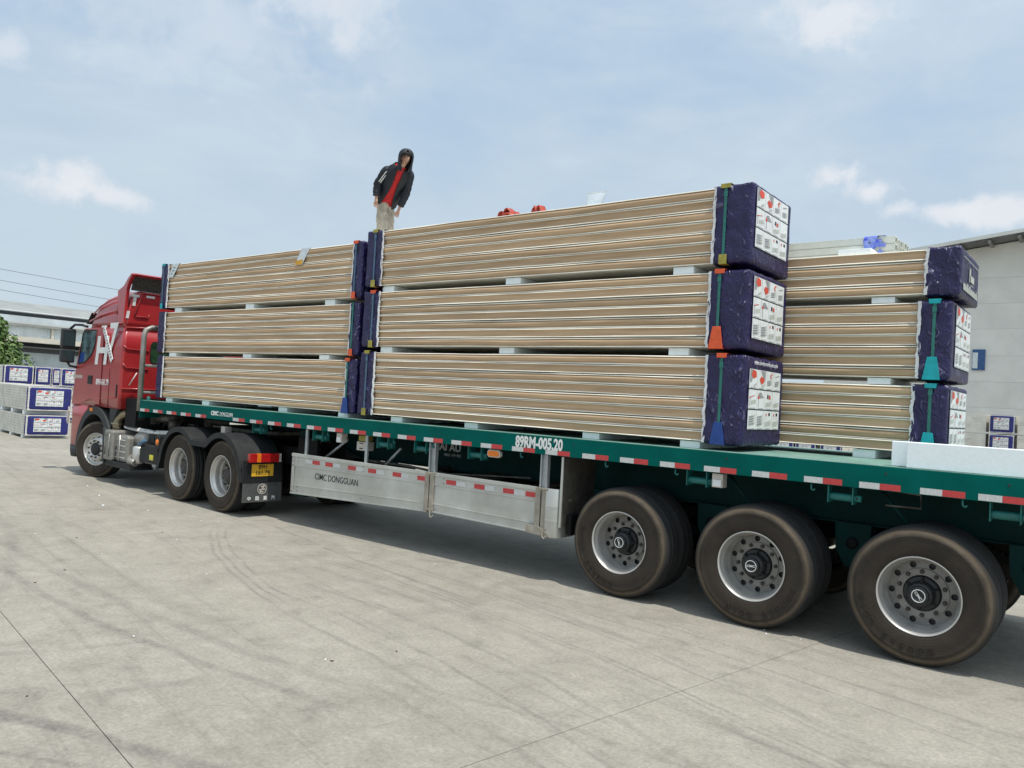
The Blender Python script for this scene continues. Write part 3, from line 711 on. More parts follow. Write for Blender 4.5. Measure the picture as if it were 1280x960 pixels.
pack('bottom long tan pack, blue corner guard and white heading on its navy end', LX0, LX1, YN, 1.557, 2.353, 8, 1, seed=8, wl=.28, wr=.36,
     left=dict(x=-5.19, strap=BL, top='prot_yellow', bot='prot_yellow'), right=dict(x=-.40, strap=G, top='prot_orange', bot='prot_blue', big=True), sheet=(.07, .86, .135, .695), title=True)
# far row
YF = 1.156
def logo_end(root, L, w, h):
    mb = MB(); d = L / 2 + .0115
    mb.prism([(-.12, .165), (-.085, .15), (-.085, .27), (-.12, .285)], d, d + .002, 'x')
    mb.prism([(-.08, .22), (-.05, .21), (-.055, .28), (-.08, .29)], d, d + .002, 'x')
    mb.box(d, d + .002, -.04, .14, .165, .225)
    mb.box(d, d + .002, -.04, .10, .135, .142)
    mb.box(d, d + .002, -.42, .40, .335, .341)
    x = -.42
    while x < .36:
        ln = rnd.uniform(.02, .05); mb.box(d, d + .002, x, x + ln, .045, .045 + rnd.choice((.05, .06, .075))); x += ln + .012
    mb.build('printed_mark', 'print_lgrey', root)
    mb = MB(); xs = -2.53; mb.box(-.38, -.372, -w / 2 - .022, -w / 2 - .017, -.006, h + .01); mb.box(-.38, -.372, -w / 2 - .022, w / 2, h + .004, h + .007); mb.build('tie_string', 'white_paint', root)
p = pack('thin top pack of four tan panels at the rear, pale emblem on its end', -3.78, 1.325, YF, 2.995, 3.405, 4, 0, seed=9, w=PW, wr=.27, end_extra=logo_end)
pack('seven tan panels, middle pack of the rear stack, teal corner guards and a printed sheet', -3.83, 1.275, YF, 2.243, 2.93, 7, 0, seed=10, wr=.26,
     right=dict(x=1.135, strap=G, top='prot_teal', bot='prot_teal', big=True), sheet=(.12, .88, .11, .67))
pack('six tan panels, bottom pack of the rear stack, partly behind the white foam boards', -3.83, 1.27, YF, 1.570, 2.177, 6, 1, seed=11, wr=.28,
     right=dict(x=1.13, strap=G, top='prot_teal', bot='prot_teal', big=True), sheet=(.04, .86, .07, .58))
for i, (a, b) in enumerate(((1.565, 2.255), (2.32, 2.99), (3.06, 3.74))):
    pack('tan panel pack hidden behind the %s pack of the cab-side stack' % ('bottom', 'middle', 'top')[i], -9.05, -3.95, YF + .02, a, b, 7, i % 2, seed=20 + i, wl=.2, wr=.2)

# foam blocks between packs
def foam_block(xc, y0, y1, z0, z1, label, wd=.2):
    mb = MB(); j = rnd.uniform(-.01, .01)
    mb.box(-wd / 2, wd / 2, 0, y1 - y0, 0, z1 - z0)
    o = mb.build('foam_block', 'foam', None, (xc, y0 + j, z0), bevel=.004); tag(o, label, 'foam block', 'white foam blocks between the packs')
ORD = {4: ('first', 'second', 'third', 'fourth'), 3: ('left', 'middle', 'right')}
for i, x in enumerate((-10.12, -8.99, -7.0, -5.66)):
    foam_block(x, .19, 1.08, 1.489, 1.556, 'white foam block on the deck under the cab-side stack, %s from the cab' % ORD[4][i])
for i, x in enumerate((-4.65, -3.43, -1.80, -.70)):
    foam_block(x, .19, 1.08, 1.489, 1.553, 'white foam block on the deck under the bottom long pack, %s from the cab' % ORD[4][i])
for zz, nm, xs in (((2.252, 2.312), 'bottom and middle', (-10.08, -7.94, -6.13)), ((2.992, 3.065), 'middle and top', (-10.0, -7.94, -6.07))):
    for i, x in enumerate(xs): foam_block(x, .18, 1.08, zz[0], zz[1], '%s white foam block between the %s packs of the cab-side stack' % (ORD[3][i], nm), .21)
for zz, nm, xs in (((2.355, 2.424), 'bottom and middle', (-4.91, -2.96, -.866)), ((3.127, 3.199), 'middle and top', (-4.94, -2.91, -.855))):
    for i, x in enumerate(xs): foam_block(x, .18, 1.08, zz[0], zz[1], '%s white foam block between the %s long packs' % (ORD[3][i], nm), .21)
for z0, z1, nm, x in ((1.489, 1.566, 'on the green deck under the rear stack, beside the foam boards', .585), (2.179, 2.239, 'between the bottom and middle packs of the rear stack', .685), (2.932, 2.991, 'under the thin top pack of the rear stack', .69)):
    foam_block(x, 1.18, 2.07, z0, z1, 'white foam block ' + nm)
for q_, (z0, z1, x) in enumerate(((1.489, 1.566, -3.3), (2.179, 2.239, -3.3), (2.932, 2.991, -3.3), (1.489, 1.561, -4.4), (2.257, 2.316, -4.4), (2.992, 3.056, -4.4), (1.489, 1.561, -8.6), (2.257, 2.316, -8.6), (2.992, 3.056, -8.6))):
    mb = MB(); mb.box(-.1, .1, 0, .9, 0, z1 - z0); tag(mb.build('foam_block', 'foam', None, (x, 1.2, z0)), 'white foam block inside the load, under the %s far pack, %s' % (('bottom', 'middle', 'top')[q_ % 3], ('towards the rear stack end', 'halfway along the load', 'towards the cab')[q_ // 3]), 'foam block', 'hidden foam blocks')
mb = MB(); mb.box(0, .30, 0, .25, 0, .048); tag(mb.build('foam_block', 'foam', None, (.26, 1.2, 3.416), bevel=.004), 'white foam slab lying on the thin top pack, in front of the pale profiles', 'foam slab')

# boards standing on the deck edge
mb = MB(); mb.box(0, .75, 0, .085, 0, .197); tag(mb.build('foam_board', 'foam', None, (1.05, .15, 1.491), bevel=.005), 'shorter white foam board standing on the deck, just behind the long one', 'foam board')
mb = MB(); mb.box(0, 1.45, 0, .085, 0, .199); tag(mb.build('foam_board', 'foam', None, (1.18, .05, 1.491), bevel=.005), 'long white foam board standing on the deck edge at the right', 'foam board')

# bundle of pale profiles on the far row
root = thing('profile_bundle', 'bundle of pale hollow profiles with blue film round its end, on the rear stack', 'profile bundle', (-1.3, 1.5, 3.412))
for r in range(3):
    for c in range(5):
        mb = MB(); x0, x1 = -2.6 + rnd.uniform(-.03, .03), 2.0 + rnd.uniform(-.02, .02); y0 = c * .115; z0 = r * .074; t = .008; a, b = .108, .07
        mb.box(x0, x1, y0, y0 + a, z0, z0 + t); mb.box(x0, x1, y0, y0 + a, z0 + b - t, z0 + b)
        mb.box(x0, x1, y0, y0 + t, z0 + t, z0 + b - t); mb.box(x0, x1, y0 + a - t, y0 + a, z0 + t, z0 + b - t)
        mb.build('profile', 'profile_white', root, bevel=.002)
me = wrap_mesh(1, .2, .60, .235, 3.3, .009, 'film_blue', .02, (10, 16, 12))
bm = bmesh.new(); bm.from_mesh(me)
bmesh.ops.delete(bm, geom=[f for f in bm.faces if f.calc_center_median().x > -.012 or (noise.noise(f.calc_center_median() * 14) > .18)], context='FACES')
bm.to_mesh(me); bm.free()
link('blue_film', me, root, (1.92, .285, -.004))

# red lashing bundles and a curl of film lying on the top pack
def lashing(x, y, z, L, h, seed, label):
    rn = random.Random(seed); root = thing('lashing_pile', label, 'lashing straps', (x, y, z), 0, 'red lashing straps on the top pack')
    for i in range(7):
        mb = MB(); pts = []
        x0 = rn.uniform(-L / 2, 0); x1 = x0 + rn.uniform(L * .4, L * .6); hh = h * rn.uniform(.55, 1.0); yy = rn.uniform(-.12, .12)
        for k in range(9):
            f = k / 8; pts.append((x0 + (x1 - x0) * f, yy + rn.uniform(-.02, .02), .014 + max(0, math.sin(math.pi * f)) ** .7 * hh + rn.uniform(0, .01)))
        wv = .055
        vs = [(p[0], p[1] - wv, p[2]) for p in pts] + [(p[0], p[1] + wv, p[2] + .012) for p in pts] + [(p[0], p[1] - wv, p[2] - .012) for p in pts] + [(p[0], p[1] + wv, p[2]) for p in pts]
        k = 9; fs = []
        for q in range(k - 1): fs += [(q, q + 1, k + q + 1, k + q), (2 * k + q, 2 * k + q + 1, 3 * k + q + 1, 3 * k + q), (q, q + 1, 2 * k + q + 1, 2 * k + q), (k + q, k + q + 1, 3 * k + q + 1, 3 * k + q)]
        mb.add(vs, fs, 0, True); mb.build('lashing_strap', 'tarp_red', root)
lashing(-3.42, .62, 3.918, .38, .175, 2, 'larger heap of red lashing straps lying on the long top pack, nearer the man')
lashing(-2.87, .62, 3.918, .14, .15, 4, 'smaller heap of red lashing straps on the long top pack, farther from the man')
mb = MB(); pts = []
for i in range(9):
    f = i / 8; pts.append((-2.31 + .03 * math.sin(f * 2), .62, 3.915 + .26 * f))
va = pts; vb = [(p[0] + .16 + .03 * math.sin(i), .72, p[2] + .03) for i, p in enumerate(pts)]
mb.add(va + vb, [(i, i + 1, 10 + i, 9 + i) for i in range(8)], 0, True)
o = mb.build('film_scrap', ['film_clear']); sd = o.modifiers.new('s', 'SOLIDIFY'); sd.thickness = .001
mb = MB(); mb.tube([va[0], va[4], va[8], vb[8], vb[4]], .004, 6); mb.build('film_edge', 'print_lgrey', o)
tag(o, 'thin scrap of clear film standing up from the long top pack', 'film scrap')

# ================================================================ wheels
def arc_text_mesh(s, r, size, m, start, step, y, extrude=.0015):
    vs, fs = [], []
    out = bpy.data.meshes.new('tyre_lettering'); bm = bmesh.new()
    for i, ch in enumerate(s):
        if ch == ' ': continue
        c = bpy.data.curves.new('t', 'FONT'); c.body = ch; c.size = size; c.extrude = extrude; c.align_x = 'CENTER'; c.align_y = 'CENTER'; c.resolution_u = 2
        o = bpy.data.objects.new('t', c); C.objects.link(o); dg = bpy.context.evaluated_depsgraph_get()
        me = bpy.data.meshes.new_from_object(o.evaluated_get(dg)); bpy.data.objects.remove(o); bpy.data.curves.remove(c)
        a = R(start - step * i)
        me.transform(Matrix.Rotation(R(90), 4, 'X'))
        me.transform(Matrix.Translation((0, y, r)))
        me.transform(Matrix.Rotation(R(90) - a, 4, 'Y'))
        bm.from_mesh(me); bpy.data.meshes.remove(me)
    for f in bm.faces: f.material_index = 0
    bm.to_mesh(out); bm.free(); out.materials.clear(); out.materials.append(MATS[m]); return out
def tyre_mesh(Rt, w, seg=72):
    rb = .292
    k = Rt / .5265
    side = [(rb, .030), (.300, .016), (.325, .008), (.36, .003), (.40, .000), (.44, .002), (.452, -.002), (.458, .004), (.48, .012), (.497, .022), (.507, .028), (.516, .034), (.5225, .046)]
    half = []
    for a in (.046, .060, .0605, .070, .0705, .098, .0985, .108, .1085): half.append(a)
    prof = [(r * k if r > .33 else r, a) for r, a in side]
    tread = []
    grooves = [(.062, .072), (.100, .111), (w - .111, w - .100), (w - .072, w - .062)]
    for (a, b) in grooves: tread += [(Rt, a), (Rt - .012, a + .001), (Rt - .012, b - .001), (Rt, b)]
    prof2 = prof + tread + [(r * k if r > .33 else r, w - a) for r, a in reversed(side)]
    mb = MB(); mis = []
    for i in range(len(prof2) - 1):
        mis.append(0 if (i < len(side) - 1 or i >= len(side) + len(tread)) else 1)
    mb.lathe(prof2, seg, mis=mis)
    return mb.mesh('tyre', ['tyre_sidewall', 'rubber'])
def disc_with_holes(r0, r1, d0, d1, nh, rh_r, hr, seg=60):
    """annulus r0..r1 with nh round holes, dished from depth d1 (outer) to d0 (inner)"""
    bm = bmesh.new()
    def ring(cx, cz, r, n):
        vs = [bm.verts.new((cx + r * math.cos(2 * math.pi * i / n), 0, cz + r * math.sin(2 * math.pi * i / n))) for i in range(n)]
        return [bm.edges.new((vs[i], vs[(i + 1) % n])) for i in range(n)]
    e = ring(0, 0, r1, seg) + ring(0, 0, r0, seg)
    for h in range(nh):
        a = 2 * math.pi * (h + .5) / nh; e += ring(rh_r * math.cos(a), rh_r * math.sin(a), hr, 14)
    bmesh.ops.triangle_fill(bm, edges=e, use_beauty=True)
    for v in bm.verts:
        r = math.hypot(v.co.x, v.co.z); t = (r - r0) / (r1 - r0); v.co.y = d0 + (d1 - d0) * t
    vs = [v.co[:] for v in bm.verts]; bm.verts.index_update(); fs = [[v.index for v in f.verts] for f in bm.faces]; bm.free(); return vs, fs
def rim_mesh(style):
    mb = MB()
    lip = [(.292, .034), (.299, .024), (.3005, .018), (.297, .0135), (.291, .015), (.286, .022), (.282, .034), (.279, .05), (.268, .062), (.262, .085), (.259, .12)]
    if style == 'trailer': d = .188
    elif style == 'drive': d = .185
    else: d = .10
    lip += [(.2565, d - .03), (.2505, d - .024), (.2490, d + .006)]
    mb.lathe(lip, 64)
    vs, fs = disc_with_holes(.192, .2485, d - .004, d + .006, 10, .2205, .0245); mb.add(vs, fs, 3, False)
    face = d - .016
    mb.lathe([(.192, d - .004), (.1905, face), (.188, face - .002), (.138, face - .002), (.136, face + .02)], 60, mi=3, smooth=False)
    mb.lathe([(.262, d + .03), (.1, d + .03)], 32, mi=1)            # black ring standing in for the shade behind the holes
    for i in range(10):
        a = 2 * math.pi * i / 10; c = (.1675 * math.cos(a), face - .002, .1675 * math.sin(a))
        mb.lathe([(.0165, 0), (.0165, -.016), (.012, -.026), (.004, -.028)], 8, c, 2, smooth=False); mb.disc(.005, -.028, 8, c, 2)
    return mb.mesh('wheel', ['rim_silver', 'hub_black', 'nut_dark', 'rim_disc'])
def front_rim_mesh():
    mb = MB()
    mb.lathe([(.292, .034), (.299, .024), (.3005, .018), (.297, .0135), (.291, .015), (.284, .03), (.272, .055), (.262, .075), (.245, .07)], 64)
    vs, fs = disc_with_holes(.19, .247, .012, .07, 10, .220, .017); mb.add(vs, fs, 0, False)
    mb.lathe([(.19, .012), (.185, .004), (.178, .002), (.118, .002), (.114, .02), (.112, .06)], 60)
    mb.lathe([(.26, .12), (.02, .12)], 32, mi=1)  # black backing paints the shade seen through the holes
    for i in range(10):
        a = 2 * math.pi * i / 10; c = (.15 * math.cos(a), .002, .15 * math.sin(a))
        mb.lathe([(.018, 0), (.018, -.018), (.011, -.03), (.004, -.031)], 8, c, 2, smooth=False); mb.disc(.006, -.031, 8, c, 2)
    return mb.mesh('wheel', ['rim_silver', 'hub_black', 'nut_dark'])
def hub_mesh():
    mb = MB()
    mb.lathe([(.136, .19), (.133, .160), (.126, .146), (.100, .142), (.094, .085), (.086, .070), (.072, .06), (.068, .035), (.062, .03), (.050, .029)], 40, smooth=False)
    mb.disc(.0505, .029, 40)
    for i in range(6):
        a = 2 * math.pi * (i + .3) / 6; d = Vector((math.cos(a), 0, math.sin(a))); n = Vector((-d.z, 0, d.x)) * .008
        q = [d * .085 + n + Vector((0, .07, 0)), d * .085 - n + Vector((0, .07, 0)), d * .130 - n + Vector((0, .148, 0)), d * .130 + n + Vector((0, .148, 0))]
        mb.add([tuple(v) for v in q] + [tuple(v + Vector((0, .04, 0))) for v in q], [(0, 1, 2, 3), (0, 1, 5, 4), (1, 2, 6, 5), (2, 3, 7, 6), (3, 0, 4, 7)], 0)
    return mb.mesh('hub', ['hub_black'])
TY_T = tyre_mesh(.5265, .285); TY_D = tyre_mesh(.515, .28)
INNER = {}
for me_ in (TY_T, TY_D):
    c_ = me_.copy(); c_.name = 'inner_tyre'; c_.materials.clear(); c_.materials.append(MATS['rubber']); c_.materials.append(MATS['rubber']); INNER[me_.name] = c_
RIM_T, RIM_D, RIM_F, HUB = rim_mesh('trailer'), rim_mesh('drive'), front_rim_mesh(), hub_mesh()
TXT_TYRE = arc_text_mesh('DOUBLE COIN', .395, .075, 'tyre_sidewall', 290, -8.5, -.0012, .0035) if False else arc_text_mesh('DOUBLE COIN', .40, .07, 'tyre_sidewall', 275, 9.5, 0, .003)
_cap = MB(); _cap.lathe([(.050, .0285), (.048, .0255), (.044, .0255), (.0435, .0275), (.01, .0275)], 36, mis=[0, 0, 0, 1]); _cap.disc(.011, .0275, 12, mi=1)
CAP = _cap.mesh('hub_cap', ['white_paint', 'hub_black'])
def wheel(parent, loc, tyre, rim, hub=False, spin=0.0, lettering=False, rz=0.0, inner=None):
    w = link('wheel', rim, parent, loc, 0, (0, R(spin), rz))
    t = link('tyre', tyre, w)
    if inner is not None:
        link('tyre', INNER[tyre.name], w, (0, inner, 0))
    if hub:
        link('hub', HUB, w)
        link('hub_cap', CAP, w)
        text('hub_lettering', 'CIMC', .027, 'white_paint', w, (0, .0268, -.001), FRONT, .0006, 1.15, bold=.0006)
    if lettering: link('tyre_lettering', TXT_TYRE, w, None, 0, (0, R(-62), 0))['kind'] = 'stuff'
    return w

# ================================================================ trailer
T = thing('flatbed_trailer', 'green three axle flatbed trailer loaded with stacked panel packs', 'trailer', (0, 0, 0))
TX0, TX1, TW, ZT, ZB = -10.70, 2.72, 2.5, 1.484, 1.297
for s, y0, y1 in ((0, 0.0, .012), (1, TW - .012, TW)):
    mb = MB()
    mb.box(TX0, TX1, y0, y1, ZB, ZT)
    ya, yb = (y1, y1 + .07) if s == 0 else (y0 - .07, y0)
    mb.box(TX0, TX1, ya, yb, ZB + .002, ZB + .012); mb.box(TX0, TX1, ya, yb, ZT - .014, ZT - .003)
    o = mb.build('side_rail', 'green_paint', T, bevel=.003)
for i in range(9):
    x0 = TX0 + .004 + i * 1.49; mb = MB(); mb.box(x0, x0 + 1.486, .004, TW - .004, ZT + .001, ZT + .005)
    mb.build('deck_plate', 'deck_worn', T, bevel=.0015)
mb = MB(); mb.box(TX0 - .012, TX0 - .001, 0, TW, ZB - .1, ZT + .02); mb.build('front_bulkhead', 'green_paint', T)
mb = MB(); mb.box(TX1 + .001, TX1 + .012, 0, TW, ZB - .1, ZT); mb.build('rear_bulkhead', 'green_paint', T)
for y in (.80, 1.62):
    mb = MB()
    pol = [(TX0 + .1, ZT - .02), (TX1 - .05, ZT - .02), (TX1 - .05, .93), (-5.9, .93), (-6.9, 1.20), (TX0 + .1, 1.24)]
    mb.prism(pol, y, y + .012, 'y')
    for (a, b) in (((TX1 - .05, .93), (-5.9, .93)), ((-5.9, .93), (-6.9, 1.20)), ((-6.9, 1.20), (TX0 + .1, 1.24))):
        mb.prism([(a[0], a[1]), (b[0], b[1]), (b[0], b[1] - .014), (a[0], a[1] - .014)], y - .06, y + .072, 'y')
    mb.build('main_beam', 'dark_green', T)
x = TX0 + .35
while x < TX1 - .1:
    mb = MB(); mb.box(x - .004, x + .004, .085, TW - .085, ZT - .12, ZT - .016); mb.box(x - .03, x + .03, .085, TW - .085, ZT - .124, ZT - .12)
    for ya, yb in ((.085, .79), (TW - .085, 1.64)):
        mb.add([(x, ya, ZB + .01), (x, yb, ZB + .01), (x, yb, 1.24)] + [(x + .008, ya, ZB + .01), (x + .008, yb, ZB + .01), (x + .008, yb, 1.24)], [(0, 1, 2), (3, 4, 5), (0, 1, 4, 3), (1, 2, 5, 4), (2, 0, 3, 5)])
    mb.build('cross_member', 'dark_green', T); x += .72
# reflector strips on the side rail
rw = MB(); rw.box(0, .151, -.002, -.0005, 0, .048); rw = rw.mesh('reflector', ['refl_white'])
rr_ = MB(); rr_.box(0, .150, -.002, -.0005, 0, .048); rr_ = rr_.mesh('reflector', ['refl_red'])
RX = [-10.69 + .4358 * i for i in range(5)] + [-7.92 + .4386 * i for i in range(13)] + [-2.215, -1.762, -1.329, -.901, -.462, -.019, .424, .857, 1.295, 1.68, 2.1]
for x in RX:
    link('reflector', rw, T, (x, 0, 1.302)); link('reflector', rr_, T, (x + .152, 0, 1.302))
text('registration_number', '89RM-005.20', .16, 'white_paint', T, (-2.31, -.0015, 1.402), FRONT, .001, .70, bold=.006)
text('builder_lettering', 'CIMC', .088, 'white_paint', T, (-8.41, -.0012, 1.385), FRONT, .0008, .95, bold=.004)
text('builder_lettering', 'DONGGUAN', .088, 'white_paint', T, (-8.10, -.0012, 1.380), FRONT, .0008, .66, bold=.0003)
text('beam_lettering', 'HAI AU', .125, 'refl_white', T, (-4.33, .7985, 1.19), FRONT, .0008, 1.15, bold=.004)
text('beam_lettering', '0903 199 992', .052, 'refl_white', T, (-4.23, .7985, 1.095), FRONT, .0008, 1.0)
# bolts / drain holes in the rail
for x in (-6.3, -4.2, -1.87, -.25, 1.05, 1.87, -8.9):
    mb = MB(); mb.lathe([(.010, -.001), (.006, -.003), (.001, -.003)], 10, (x, 0, 1.43)); mb.build('rail_bolt', 'black_paint', T)
# headboard frame at the front
mb = MB()
def sq(x0, x1, y0, y1, z0, z1): mb.box(x0, x1, y0, y1, z0, z1)
pts = [(-10.76, .02, 1.30), (-10.76, .02, 2.60), (-10.76, .05, 2.69), (-10.76, .14, 2.735), (-10.76, 2.36, 2.735), (-10.76, 2.45, 2.69), (-10.76, 2.48, 2.6), (-10.76, 2.48, 1.30)]
mb.tube(pts, .045, 10)
for z in (2.08, 1.62): mb.tube([(-10.76, .02, z), (-10.76, 2.48, z)], .025, 8)
mb.build('headboard_frame', 'muffler', T)
mb = MB(); mb.lathe([(.028, 0), (.028, .06), (.01, .075)], 12, (-10.55, .06, ZT + .003), axis='z'); mb.build('twist_lock', 'winch_green', T)
# winches under the rail
for x in (-7.35, -5.96, -4.70, -4.05, -3.2, -.54, .71, 1.85):
    mb = MB(); L = .19
    for xx in (x - L / 2, x + L / 2): mb.box(xx - .004, xx + .004, .02, .15, 1.155, 1.296)
    mb.tube([(x - L / 2, .07, 1.205), (x + L / 2, .07, 1.205)], .032, 12)
    mb.tube([(x + L / 2 + .004, .07, 1.205), (x + L / 2 + .055, .07, 1.205)], .028, 12)
    for a in range(4): mb.lathe([(.009, 0), (.001, -.0005)], 8, (x + L / 2 + .03, .07 - .0285, 1.205), 1)
    mb.build('winch', ['winch_green', 'black_paint'], T, bevel=.001)
for x in (-7.0, -5.75, -4.5, -3.85, -2.55, -1.5, -.75, .48, 1.58, 2.1):   # small rope hooks under the rail
    mb = MB(); mb.tube([(x, .02, 1.297), (x, .02, 1.25), (x + .015, .02, 1.238), (x + .03, .02, 1.25)], .008, 6); mb.build('rope_hook', 'winch_green', T)
for x in (-5.53, -.345):                                              # white work lamps under the rail
    mb = MB(); mb.box(x - .05, x + .05, .03, .13, 1.165, 1.29); mb.box(x - .04, x + .04, .02, .029, 1.172, 1.235, 1); mb.build('work_lamp', ['lamp_clear', 'print_white'], T, bevel=.008)
mb = MB(); mb.prism([(math.cos(a) * (.055 if False else .1), math.sin(a) * .045) for a in [0]] if False else [(-2.985, 1.205), (-2.855, 1.205), (-2.83, 1.225), (-2.83, 1.265), (-2.855, 1.288), (-2.985, 1.288), (-3.01, 1.265), (-3.01, 1.225)], .015, .06, 'y', 0)
mb.prism([(-2.975, 1.216), (-2.865, 1.216), (-2.843, 1.234), (-2.843, 1.258), (-2.865, 1.277), (-2.975, 1.277), (-2.997, 1.258), (-2.997, 1.234)], .006, .0145, 'y', 1)
mb.box(-2.945, -2.895, .003, .0058, 1.228, 1.265, 1); mb.build('side_marker_lamp', ['lamp_clear', 'amber'], T, bevel=.003)
mb = MB(); mb.box(-5.28, -5.10, .12, .25, 1.09, 1.20); mb.box(-5.26, -5.12, .13, .24, 1.21, 1.28, 1)
for z in (1.11, 1.175): mb.box(-5.23, -5.16, .116, .1195, z, z + .012, 2)
mb.build('valve_box', ['lamp_clear', 'prot_yellow', 'black_paint'], T, bevel=.004)
# aluminium side guard: two drop panels, posts and the rounded tail
def guard_panel(x0, x1, z0a, z0b):
    zt = .955
    def zl(x): return z0a + (z0b - z0a) * (x - x0) / (x1 - x0)
    mb = MB()
    def strip(zA, zB, ya, yb):   # zA, zB as fraction of panel height from the bottom
        a0 = z0a + (zt - z0a) * zA; a1 = z0a + (zt - z0a) * zB; b0 = z0b + (zt - z0b) * zA; b1 = z0b + (zt - z0b) * zB
        mb.add([(x0, ya, a0), (x1, ya, b0), (x1, ya, b1), (x0, ya, a1), (x0, yb, a0), (x1, yb, b0), (x1, yb, b1), (x0, yb, a1)],
               [(0, 1, 2, 3), (4, 5, 6, 7), (0, 1, 5, 4), (1, 2, 6, 5), (2, 3, 7, 6), (3, 0, 4, 7)])
    strip(0, .035, -.012, .03); strip(.0352, .2, .004, .02); strip(.2002, .225, -.004, .02); strip(.2252, .69, .006, .02)
    strip(.6902, .72, -.006, .02); strip(.7202, .92, .000, .02); strip(.9202, 1.0, -.012, .03)
    return mb
g1 = guard_panel(-6.44, -3.86, .405, .49).build('side_guard_panel', 'aluminium', T, bevel=.003)
g2 = guard_panel(-3.78, -2.30, .495, .475).build('side_guard_panel', 'aluminium', T, bevel=.003)
mb = MB(); mb.box(-6.435, -6.38, -.006, .004, .44, .93); mb.build('panel_end_frame', 'aluminium', g1, bevel=.002)
mb = MB()
for x in (-6.41, -6.30, -5.0, -3.62):
    for z in (.845, .90, .455, .505): mb.lathe([(.007, 0), (.004, -.004), (.0005, -.004)], 8, (x, -.002 if x > -6.4 else -.007, z), 0)
mb.build('rivet', 'nut_dark', g1)
mr1 = MB(); mr1.box(0, .145, -.0035, -.001, .842, .894); mr1 = mr1.mesh('reflector', ['refl_red'])
mw1 = MB(); mw1.box(0, .14, -.0035, -.001, .842, .894); mw1 = mw1.mesh('reflector', ['refl_white'])
for x in (-5.995, -5.73, -5.28, -4.90, -4.46, -4.04): link('reflector', mr1, g1, (x, 0, 0))
for x in (-6.14, -5.575, -5.125, -4.75, -4.31): link('reflector', mw1, g1, (x, 0, 0))
for x in (-3.577, -3.154, -2.745, -2.44): link('reflector', mr1, g2, (x, 0, 0))
for x in (-3.42, -3.0, -2.595): link('reflector', mw1, g2, (x, 0, 0))
text('guard_lettering', 'CIMC DONGGUAN', .115, 'black_paint', g1, (-5.51, .0045, .685), FRONT, .0008, .86, bold=.0005)
for x, w_ in ((-6.19, .022), (-4.99, .022)):
    mb = MB(); mb.box(x - w_, x + w_, .022, .05, .80, 1.30); mb.build('guard_post', 'steel_post', T, bevel=.003)
for x, w_ in ((-3.83, .05), (-2.23, .045)):
    mb = MB(); mb.box(x - w_, x + w_, .032, .06, .5, 1.299); mb.box(x - w_, x - w_ + .012, .004, .0318, .955, 1.296); mb.box(x + w_ - .012, x + w_, .004, .0318, .955, 1.296)
    mb.build('guard_post', 'steel_post', T, bevel=.003)
    mb = MB(); mb.box(x - .075, x - .012, -.016, .004, .50, .955); mb.box(x + .004, x + .066, -.013, .003, .50, .955)
    for z in (.52, .93): mb.box(x - .02, x + .09, -.022, -.0165, z, z + .022)
    mb.tube([(x + .05, -.03, .52), (x + .05, -.035, .46), (x + .08, -.035, .44), (x + .1, -.03, .47)], .008, 6); mb.build('hinge_post', 'aluminium_dirty', T, bevel=.003)
mb = MB(); pol = []
for i in range(9):
    a = R(-90 + 90 * i / 8); pol.append((-2.10 + .09 * math.cos(a), .075 + .09 * math.sin(a) - .004))
pol = [(-2.165, -.019)] + pol + [(-2.01, .45), (-2.03, .45), (-2.03, .09)] + [(-2.10 + .07 * math.cos(R(-90 + 90 * i / 8)), .075 + .07 * math.sin(R(-90 + 90 * i / 8))) for i in range(8, -1, -1)] + [(-2.165, 0.0)]
mb.prism(pol, .46, .955, 'z', smooth=True)
for z in (.62, .76): mb.prism([(p_[0], p_[1] - .003) for p_ in pol[:10]] + [(p_[0], p_[1] + .003) for p_ in pol[9::-1]], z, z + .02, 'z')
mb.build('guard_end_cap', 'aluminium', T, bevel=.002)
mb = MB(); mb.prism([(-2.40, .475), (-2.08, .455), (-2.13, .50), (-2.25, .56), (-2.40, .56)], -.024, -.019, 'y'); mb.build('bent_skirt', 'aluminium_dirty', T, bevel=.002)
# wheel spat plate behind the guard
mb = MB(); mb.prism([(.015, .575), (.62, .70), (.62, 1.29), (.015, 1.29)], -1.996, -1.990, 'x'); mb.box(-2.01, -1.985, .004, .0145, .572, 1.29, 1)
for (y, z) in ((.1, .95), (.3, .97), (.45, .85)): mb.lathe([(.012, -.0), (.006, .006)], 8, (-1.99, y, z), axis='x')
mb.build('mud_plate', ['dusty_plate', 'aluminium'], T)
mb = MB(); mb.box(-1.98, -1.92, .1, .5, .50, .70); mb.build('plate_bracket', 'chassis', T)
# diagonal braces, spare tyres carrier, air tanks
for a, b in (((-5.55, .2, 1.2), (-5.98, .2, .93)), ((-4.55, .2, 1.17), (-4.85, .2, .9)), ((-.36, .3, 1.28), (-.1, .3, .98)), ((.95, .3, 1.28), (1.2, .3, .98))):
    mb = MB(); mb.tube([a, b], .018, 8); mb.build('brace', 'steel_post' if a[0] < -3 else 'dark_green', T)
for (x, y) in ((-3.9, .62), (-2.95, .62)):
    w = link('spare_wheel', RIM_T, T, (x, y + .1, .66), 0, (R(96), 0, 0)); link('tyre', TY_T, w)
mb = MB(); mb.box(-4.5, -2.4, .12, 1.2, .50, .53); mb.build('spare_carrier', 'chassis', T)
mb = MB(); mb.tube([(-6.3, .45, .75), (-5.2, .45, .75)], .16, 20); mb.tube([(-6.3, 1.0, .72), (-5.2, 1.0, .72)], .16, 20); mb.build('air_tank', 'chassis', T)
